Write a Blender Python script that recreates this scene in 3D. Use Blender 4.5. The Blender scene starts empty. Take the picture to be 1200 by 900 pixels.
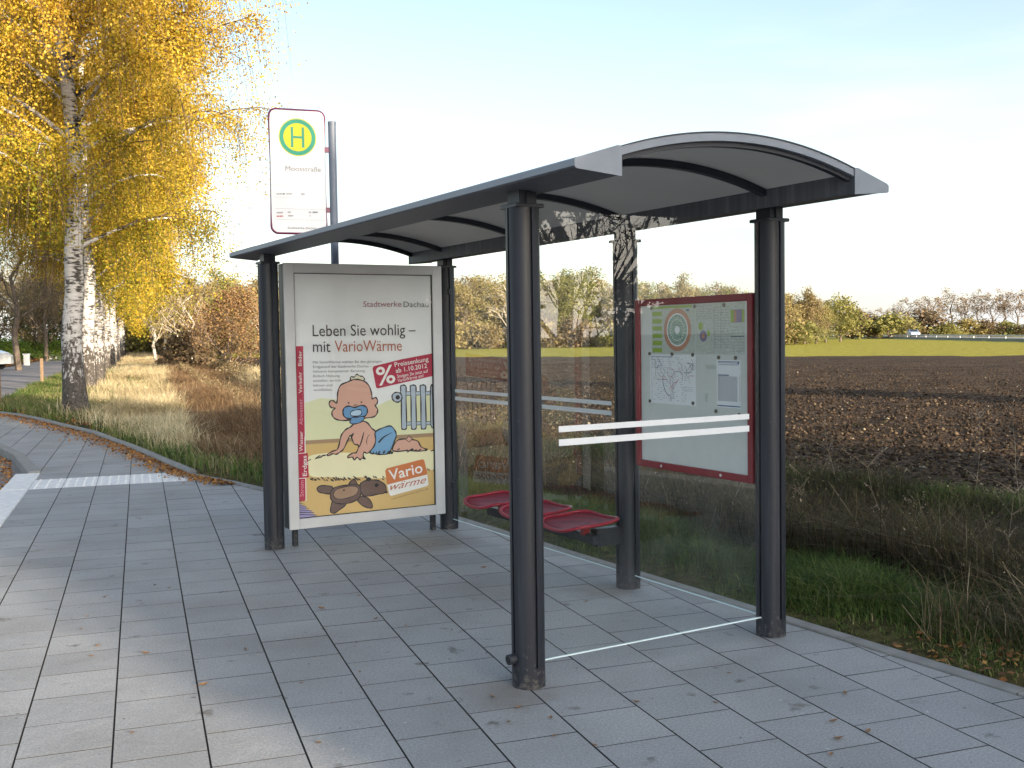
import bpy, bmesh, math, random
import numpy as np
from mathutils import Vector, Matrix
R = math.radians
SC = bpy.context.scene
COL = SC.collection
rng = np.random.default_rng(7)
random.seed(11)

# ------------------------------------------------------------------ helpers
def tag(o, label=None, cat=None, group=None, kind=None):
    if label: o['label'] = label
    if cat: o['category'] = cat
    if group: o['group'] = group
    if kind: o['kind'] = kind
    return o

def empty(name, loc=(0, 0, 0), rz=0.0):
    o = bpy.data.objects.new(name, None); COL.objects.link(o)
    o.location = loc; o.rotation_euler = (0, 0, rz); o.empty_display_size = .2
    return o

class MB:
    """collects shapes, builds them as one mesh"""
    def __init__(s): s.v = []; s.f = []; s.m = []; s.cur = 0
    def add(s, vs, fs):
        k = len(s.v); s.v += [tuple(v) for v in vs]
        s.f += [tuple(i + k for i in f) for f in fs]; s.m += [s.cur] * len(fs)
    def box(s, x0, x1, y0, y1, z0, z1):
        s.add([(x0,y0,z0),(x1,y0,z0),(x1,y1,z0),(x0,y1,z0),(x0,y0,z1),(x1,y0,z1),(x1,y1,z1),(x0,y1,z1)],
              [(0,3,2,1),(4,5,6,7),(0,1,5,4),(1,2,6,5),(2,3,7,6),(3,0,4,7)])
    def cbox(s, x0, x1, y0, y1, z0, z1, c=.005):
        """box with chamfered vertical and top edges"""
        pts = [(x0+c,y0),(x1-c,y0),(x1,y0+c),(x1,y1-c),(x1-c,y1),(x0+c,y1),(x0,y1-c),(x0,y0+c)]
        cx, cy = (x0+x1)/2, (y0+y1)/2
        def ins(p): return (p[0] + (c if p[0] < cx else -c), p[1] + (c if p[1] < cy else -c))
        vs = [(p[0],p[1],z0) for p in pts] + [(p[0],p[1],z1-c) for p in pts] + [(*ins(p),z1) for p in pts]
        fs = [tuple(reversed(range(8))), tuple(range(16,24))]
        for k in (0, 8):
            for i in range(8): j = (i+1) % 8; fs.append((k+i,k+j,k+8+j,k+8+i))
        s.add(vs, fs)
    def prism(s, poly, fn0, fn1):
        """poly list of 2-D points, fn maps them to 3-D at both ends"""
        n = len(poly)
        s.add([fn0(p) for p in poly] + [fn1(p) for p in poly],
              [tuple(reversed(range(n))), tuple(range(n, 2*n))] + [(i,(i+1)%n,n+(i+1)%n,n+i) for i in range(n)])
    def tube(s, pts, rad, n=6, cap=True):
        P = [Vector(p) for p in pts]; k0 = len(s.v); m = len(P)
        if not hasattr(rad, '__len__'): rad = [rad] * m
        up = Vector((0, 0, 1))
        d0 = (P[1] - P[0]).normalized()
        if abs(d0.z) > .9: up = Vector((1, 0, 0))
        vs = []
        for i in range(m):
            d = (P[min(i+1, m-1)] - P[max(i-1, 0)])
            d = d.normalized() if d.length > 1e-9 else d0
            a = d.cross(up)
            if a.length < 1e-4: a = d.cross(Vector((0, 1, 0)))
            a.normalize(); b = d.cross(a).normalized()
            for j in range(n):
                t = 2 * math.pi * j / n
                vs.append(P[i] + (a * math.cos(t) + b * math.sin(t)) * rad[i])
        fs = [(i*n+j, i*n+(j+1) % n, (i+1)*n+(j+1) % n, (i+1)*n+j) for i in range(m-1) for j in range(n)]
        if cap: fs += [tuple(range(n)), tuple(reversed(range((m-1)*n, m*n)))]
        s.add(vs, fs)
    def build(s, name, mats, parent=None, smooth=False, bevel=0.0):
        me = bpy.data.meshes.new(name); me.from_pydata(s.v, [], s.f)
        if not isinstance(mats, (list, tuple)): mats = [mats]
        for m in mats: me.materials.append(m)
        if len(mats) > 1: me.polygons.foreach_set('material_index', s.m)
        bm = bmesh.new(); bm.from_mesh(me); bmesh.ops.recalc_face_normals(bm, faces=bm.faces); bm.to_mesh(me); bm.free()
        if smooth: me.polygons.foreach_set('use_smooth', [True] * len(me.polygons))
        me.update()
        o = bpy.data.objects.new(name, me); COL.objects.link(o)
        if parent: o.parent = parent
        if bevel:
            b = o.modifiers.new('bevel', 'BEVEL'); b.width = bevel; b.segments = 2; b.limit_method = 'ANGLE'; b.angle_limit = R(40)
        return o

def np_obj(name, V, F, mat, parent=None, rnd=None, smooth=False, mats=None, mi=None):
    """fast object from numpy arrays; F (n,k) with constant k"""
    me = bpy.data.meshes.new(name)
    n, k = F.shape
    me.vertices.add(len(V)); me.vertices.foreach_set('co', np.asarray(V, np.float32).ravel())
    me.loops.add(n*k); me.loops.foreach_set('vertex_index', F.astype(np.int32).ravel())
    me.polygons.add(n); me.polygons.foreach_set('loop_start', np.arange(0, n*k, k, dtype=np.int32))
    me.polygons.foreach_set('loop_total', np.full(n, k, dtype=np.int32))
    for m in (mats or [mat]): me.materials.append(m)
    if mi is not None: me.polygons.foreach_set('material_index', mi.astype(np.int32))
    if smooth: me.polygons.foreach_set('use_smooth', np.ones(n, bool))
    me.update(calc_edges=True); me.validate()
    if rnd is not None:
        at = me.attributes.new('rnd', 'FLOAT', 'POINT'); at.data.foreach_set('value', np.asarray(rnd, np.float32))
    o = bpy.data.objects.new(name, me); COL.objects.link(o)
    if parent: o.parent = parent
    return o

def copy_tree(o, parent=None):
    c = o.copy(); COL.objects.link(c); c.parent = parent
    for ch in [x for x in bpy.data.objects if x.parent == o]: copy_tree(ch, c)
    return c

# ------------------------------------------------------------------ materials
def new_mat(name):
    m = bpy.data.materials.new(name); m.use_nodes = True
    nt = m.node_tree; nt.nodes.clear()
    out = nt.nodes.new('ShaderNodeOutputMaterial')
    return m, nt, nt.nodes, nt.links, out

def node(nt, kind, **kw):
    n = nt.nodes.new(kind)
    for k, v in kw.items():
        if k in n.inputs: n.inputs[k].default_value = v
        else: setattr(n, k, v)
    return n

def ramp(nt, stops, interp='LINEAR'):
    r = nt.nodes.new('ShaderNodeValToRGB'); cr = r.color_ramp; cr.interpolation = interp
    while len(cr.elements) > 1: cr.elements.remove(cr.elements[-1])
    cr.elements[0].position = stops[0][0]; cr.elements[0].color = (*stops[0][1], 1)
    for p, c in stops[1:]:
        e = cr.elements.new(p); e.color = (*c, 1)
    return r

def simple(name, col, rough=.5, metal=0.0, noise=.12, scale=12.0, bump=0.0, bscale=60.0, spec=.5, coat=0.0):
    m, nt, N, L, out = new_mat(name)
    p = node(nt, 'ShaderNodeBsdfPrincipled', Metallic=metal, Roughness=rough)
    p.inputs['Specular IOR Level'].default_value = spec
    p.inputs['Coat Weight'].default_value = coat
    tc = node(nt, 'ShaderNodeTexCoord')
    nz = node(nt, 'ShaderNodeTexNoise', Scale=scale, Detail=5.0)
    L.new(tc.outputs['Object'], nz.inputs['Vector'])
    lo = tuple(max(0, c * (1 - noise)) for c in col); hi = tuple(min(1, c * (1 + noise)) for c in col)
    r = ramp(nt, [(.3, lo), (.7, hi)]); L.new(nz.outputs['Fac'], r.inputs['Fac']); L.new(r.outputs['Color'], p.inputs['Base Color'])
    rr = node(nt, 'ShaderNodeMapRange'); rr.inputs['To Min'].default_value = max(.02, rough - .08); rr.inputs['To Max'].default_value = min(1, rough + .08)
    L.new(nz.outputs['Fac'], rr.inputs['Value']); L.new(rr.outputs['Result'], p.inputs['Roughness'])
    if bump:
        n2 = node(nt, 'ShaderNodeTexNoise', Scale=bscale, Detail=4.0); L.new(tc.outputs['Object'], n2.inputs['Vector'])
        b = node(nt, 'ShaderNodeBump', Strength=bump, Distance=.01); L.new(n2.outputs['Fac'], b.inputs['Height']); L.new(b.outputs['Normal'], p.inputs['Normal'])
    L.new(p.outputs['BSDF'], out.inputs['Surface'])
    return m

def leafy(name, stops, transl=.35, rough=.6, objrand=0.0, glossy=.25):
    """foliage: colour by the per-leaf random value (and per object), part translucent"""
    m, nt, N, L, out = new_mat(name)
    a = node(nt, 'ShaderNodeAttribute', attribute_name='rnd')
    fac = a.outputs['Fac']
    if objrand:
        oi = node(nt, 'ShaderNodeObjectInfo')
        mx = node(nt, 'ShaderNodeMix', data_type='FLOAT'); mx.inputs[0].default_value = objrand
        L.new(fac, mx.inputs[2]); L.new(oi.outputs['Random'], mx.inputs[3]); fac = mx.outputs[0]
    r = ramp(nt, stops); L.new(fac, r.inputs['Fac'])
    p = node(nt, 'ShaderNodeBsdfPrincipled', Roughness=rough); p.inputs['Specular IOR Level'].default_value = glossy
    t = node(nt, 'ShaderNodeBsdfTranslucent')
    L.new(r.outputs['Color'], p.inputs['Base Color']); L.new(r.outputs['Color'], t.inputs['Color'])
    ms = node(nt, 'ShaderNodeMixShader'); ms.inputs[0].default_value = transl
    L.new(p.outputs['BSDF'], ms.inputs[1]); L.new(t.outputs['BSDF'], ms.inputs[2]); L.new(ms.outputs['Shader'], out.inputs['Surface'])
    return m

def glass_mat(name, tint=(.978, .99, .988), refl=1.0):
    """thin toughened pane: tinted see-through layer under a mirror-like Fresnel layer"""
    m, nt, N, L, out = new_mat(name)
    tr = node(nt, 'ShaderNodeBsdfTransparent'); tr.inputs['Color'].default_value = (*tint, 1)
    gl = node(nt, 'ShaderNodeBsdfGlossy', Roughness=.0); gl.inputs['Color'].default_value = (1, 1, 1, 1)
    df = node(nt, 'ShaderNodeBsdfDiffuse'); df.inputs['Color'].default_value = (.6, .62, .62, 1)
    fr = node(nt, 'ShaderNodeFresnel', IOR=1.52)
    mu = node(nt, 'ShaderNodeMath', operation='MULTIPLY'); mu.inputs[1].default_value = refl
    gm = node(nt, 'ShaderNodeNewGeometry'); fb = node(nt, 'ShaderNodeMath', operation='SUBTRACT'); fb.inputs[0].default_value = 1.0
    L.new(gm.outputs['Backfacing'], fb.inputs[1]); m0 = node(nt, 'ShaderNodeMath', operation='MULTIPLY'); L.new(fr.outputs[0], m0.inputs[0]); L.new(fb.outputs[0], m0.inputs[1])
    L.new(m0.outputs[0], mu.inputs[0])
    tc = node(nt, 'ShaderNodeTexCoord'); nz = node(nt, 'ShaderNodeTexNoise', Scale=3.0, Detail=6.0); L.new(tc.outputs['Object'], nz.inputs['Vector'])
    mr = node(nt, 'ShaderNodeMapRange'); mr.inputs['From Min'].default_value = .4; mr.inputs['From Max'].default_value = .8
    mr.inputs['To Min'].default_value = .0; mr.inputs['To Max'].default_value = .016
    L.new(nz.outputs['Fac'], mr.inputs['Value'])
    m1 = node(nt, 'ShaderNodeMixShader'); L.new(mr.outputs['Result'], m1.inputs[0]); L.new(tr.outputs[0], m1.inputs[1]); L.new(df.outputs[0], m1.inputs[2])
    m2 = node(nt, 'ShaderNodeMixShader'); L.new(mu.outputs[0], m2.inputs[0]); L.new(m1.outputs[0], m2.inputs[1]); L.new(gl.outputs[0], m2.inputs[2])
    L.new(m2.outputs[0], out.inputs['Surface'])
    return m

def painted(name, col, rough=.42):
    """powder coat with faint vertical water streaks, dust towards the ground and small scuffs"""
    m, nt, N, L, out = new_mat(name)
    p = node(nt, 'ShaderNodeBsdfPrincipled', Roughness=rough); p.inputs['Specular IOR Level'].default_value = .32
    g = node(nt, 'ShaderNodeNewGeometry'); mp = node(nt, 'ShaderNodeMapping'); mp.inputs['Scale'].default_value = (26, 26, .9); L.new(g.outputs['Position'], mp.inputs['Vector'])
    st = node(nt, 'ShaderNodeTexNoise', Scale=1.0, Detail=5.0, Roughness=.6); L.new(mp.outputs['Vector'], st.inputs['Vector'])
    sc = node(nt, 'ShaderNodeTexNoise', Scale=34.0, Detail=6.0, Roughness=.7); L.new(g.outputs['Position'], sc.inputs['Vector'])
    r = ramp(nt, [(.36, tuple(c*.75 for c in col)), (.55, col), (.74, tuple(c*1.55 + .006 for c in col))]); L.new(st.outputs['Fac'], r.inputs['Fac'])
    sx = node(nt, 'ShaderNodeSeparateXYZ'); L.new(g.outputs['Position'], sx.inputs[0])
    hz = node(nt, 'ShaderNodeMapRange'); hz.inputs['From Min'].default_value = .0; hz.inputs['From Max'].default_value = .22; hz.inputs['To Min'].default_value = .13; hz.inputs['To Max'].default_value = -.04; L.new(sx.outputs['Z'], hz.inputs['Value'])
    ad = node(nt, 'ShaderNodeMath', operation='ADD'); L.new(sc.outputs['Fac'], ad.inputs[0]); L.new(hz.outputs[0], ad.inputs[1])
    dr = ramp(nt, [(.60, (0, 0, 0)), (.78, (.8, .8, .8))]); L.new(ad.outputs[0], dr.inputs['Fac'])
    mx = node(nt, 'ShaderNodeMix', data_type='RGBA'); mx.inputs[7].default_value = (.13, .12, .105, 1); L.new(dr.outputs['Color'], mx.inputs[0]); L.new(r.outputs['Color'], mx.inputs[6]); L.new(mx.outputs[2], p.inputs['Base Color'])
    rr = node(nt, 'ShaderNodeMapRange'); rr.inputs['To Min'].default_value = rough-.12; rr.inputs['To Max'].default_value = rough+.16; L.new(st.outputs['Fac'], rr.inputs['Value']); L.new(rr.outputs[0], p.inputs['Roughness'])
    L.new(p.outputs['BSDF'], out.inputs['Surface']); return m

M = {}
M['anthracite'] = painted('anthracite_paint', (.021, .0245, .033)); M['eaves'] = painted('eaves_paint', (.088, .096, .112), .5)
M['anthracite_dark'] = simple('anthracite_rib_paint', (.016, .020, .030), .5, noise=.08)
M['groove'] = simple('black_rubber', (.008, .008, .009), .7)
M['grey_panel'] = simple('roof_panel_grey', (.52, .525, .51), .55, noise=.05, scale=2)
M['alu'] = simple('light_grey_aluminium', (.185, .21, .25), .5, metal=.1, noise=.07)
M['silver'] = simple('silver_frame', (.52, .53, .545), .42, metal=.15, noise=.05, scale=5)
M['red'] = simple('red_lacquer', (.24, .006, .020), .36, noise=.06)
M['red_dark'] = simple('red_frame_paint', (.20, .012, .022), .4, noise=.08, spec=.4)
M['white_film'] = simple('white_film', (.62, .65, .68), .55, noise=.04)
M['glass'] = glass_mat('shelter_glass')
M['glass_clear'] = glass_mat('case_glass', (.985, .99, .99), 1.0)
M['glass_edge_highlight'] = simple('glass_edge_highlight', (.62, .74, .76), .25, noise=.03)  # pale diffuse colour paints the highlight along the panes' bottom edge
M['plum'] = simple('plum_frame', (.15, .02, .07), .4)
M['pole'] = simple('pole_grey', (.13, .155, .20), .45, noise=.06)
M['wood'] = simple('weathered_wood', (.22, .15, .09), .85, noise=.3, scale=25, bump=.3)
M['concrete'] = simple('kerb_concrete', (.22, .22, .212), .85, noise=.18, scale=9, bump=.35, bscale=140)
M['white_concrete'] = simple('white_concrete', (.66, .66, .65), .8, noise=.14, scale=14, bump=.25, bscale=160)
M['magnet'] = simple('magnet_brown', (.10, .08, .06), .5)
M['backing'] = simple('case_backing', (.62, .64, .625), .5, noise=.04)
M['paper'] = simple('paper', (.80, .82, .85), .7, noise=.03)
M['lime'] = simple('print_lime', (.28, .42, .05), .7)
M['pale_print'] = simple('print_pale', (.50, .54, .50), .7, noise=.15, scale=60)
M['ring'] = simple('print_ring', (.50, .24, .15), .7)
M['teal_print'] = simple('print_teal', (.28, .40, .33), .7, noise=.5, scale=90)
M['blue_print'] = simple('print_blue', (.07, .12, .26), .7)
M['line_print'] = simple('print_dark', (.08, .09, .13), .7)
M['purple_print'] = simple('print_purple', (.22, .18, .30), .7)
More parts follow.
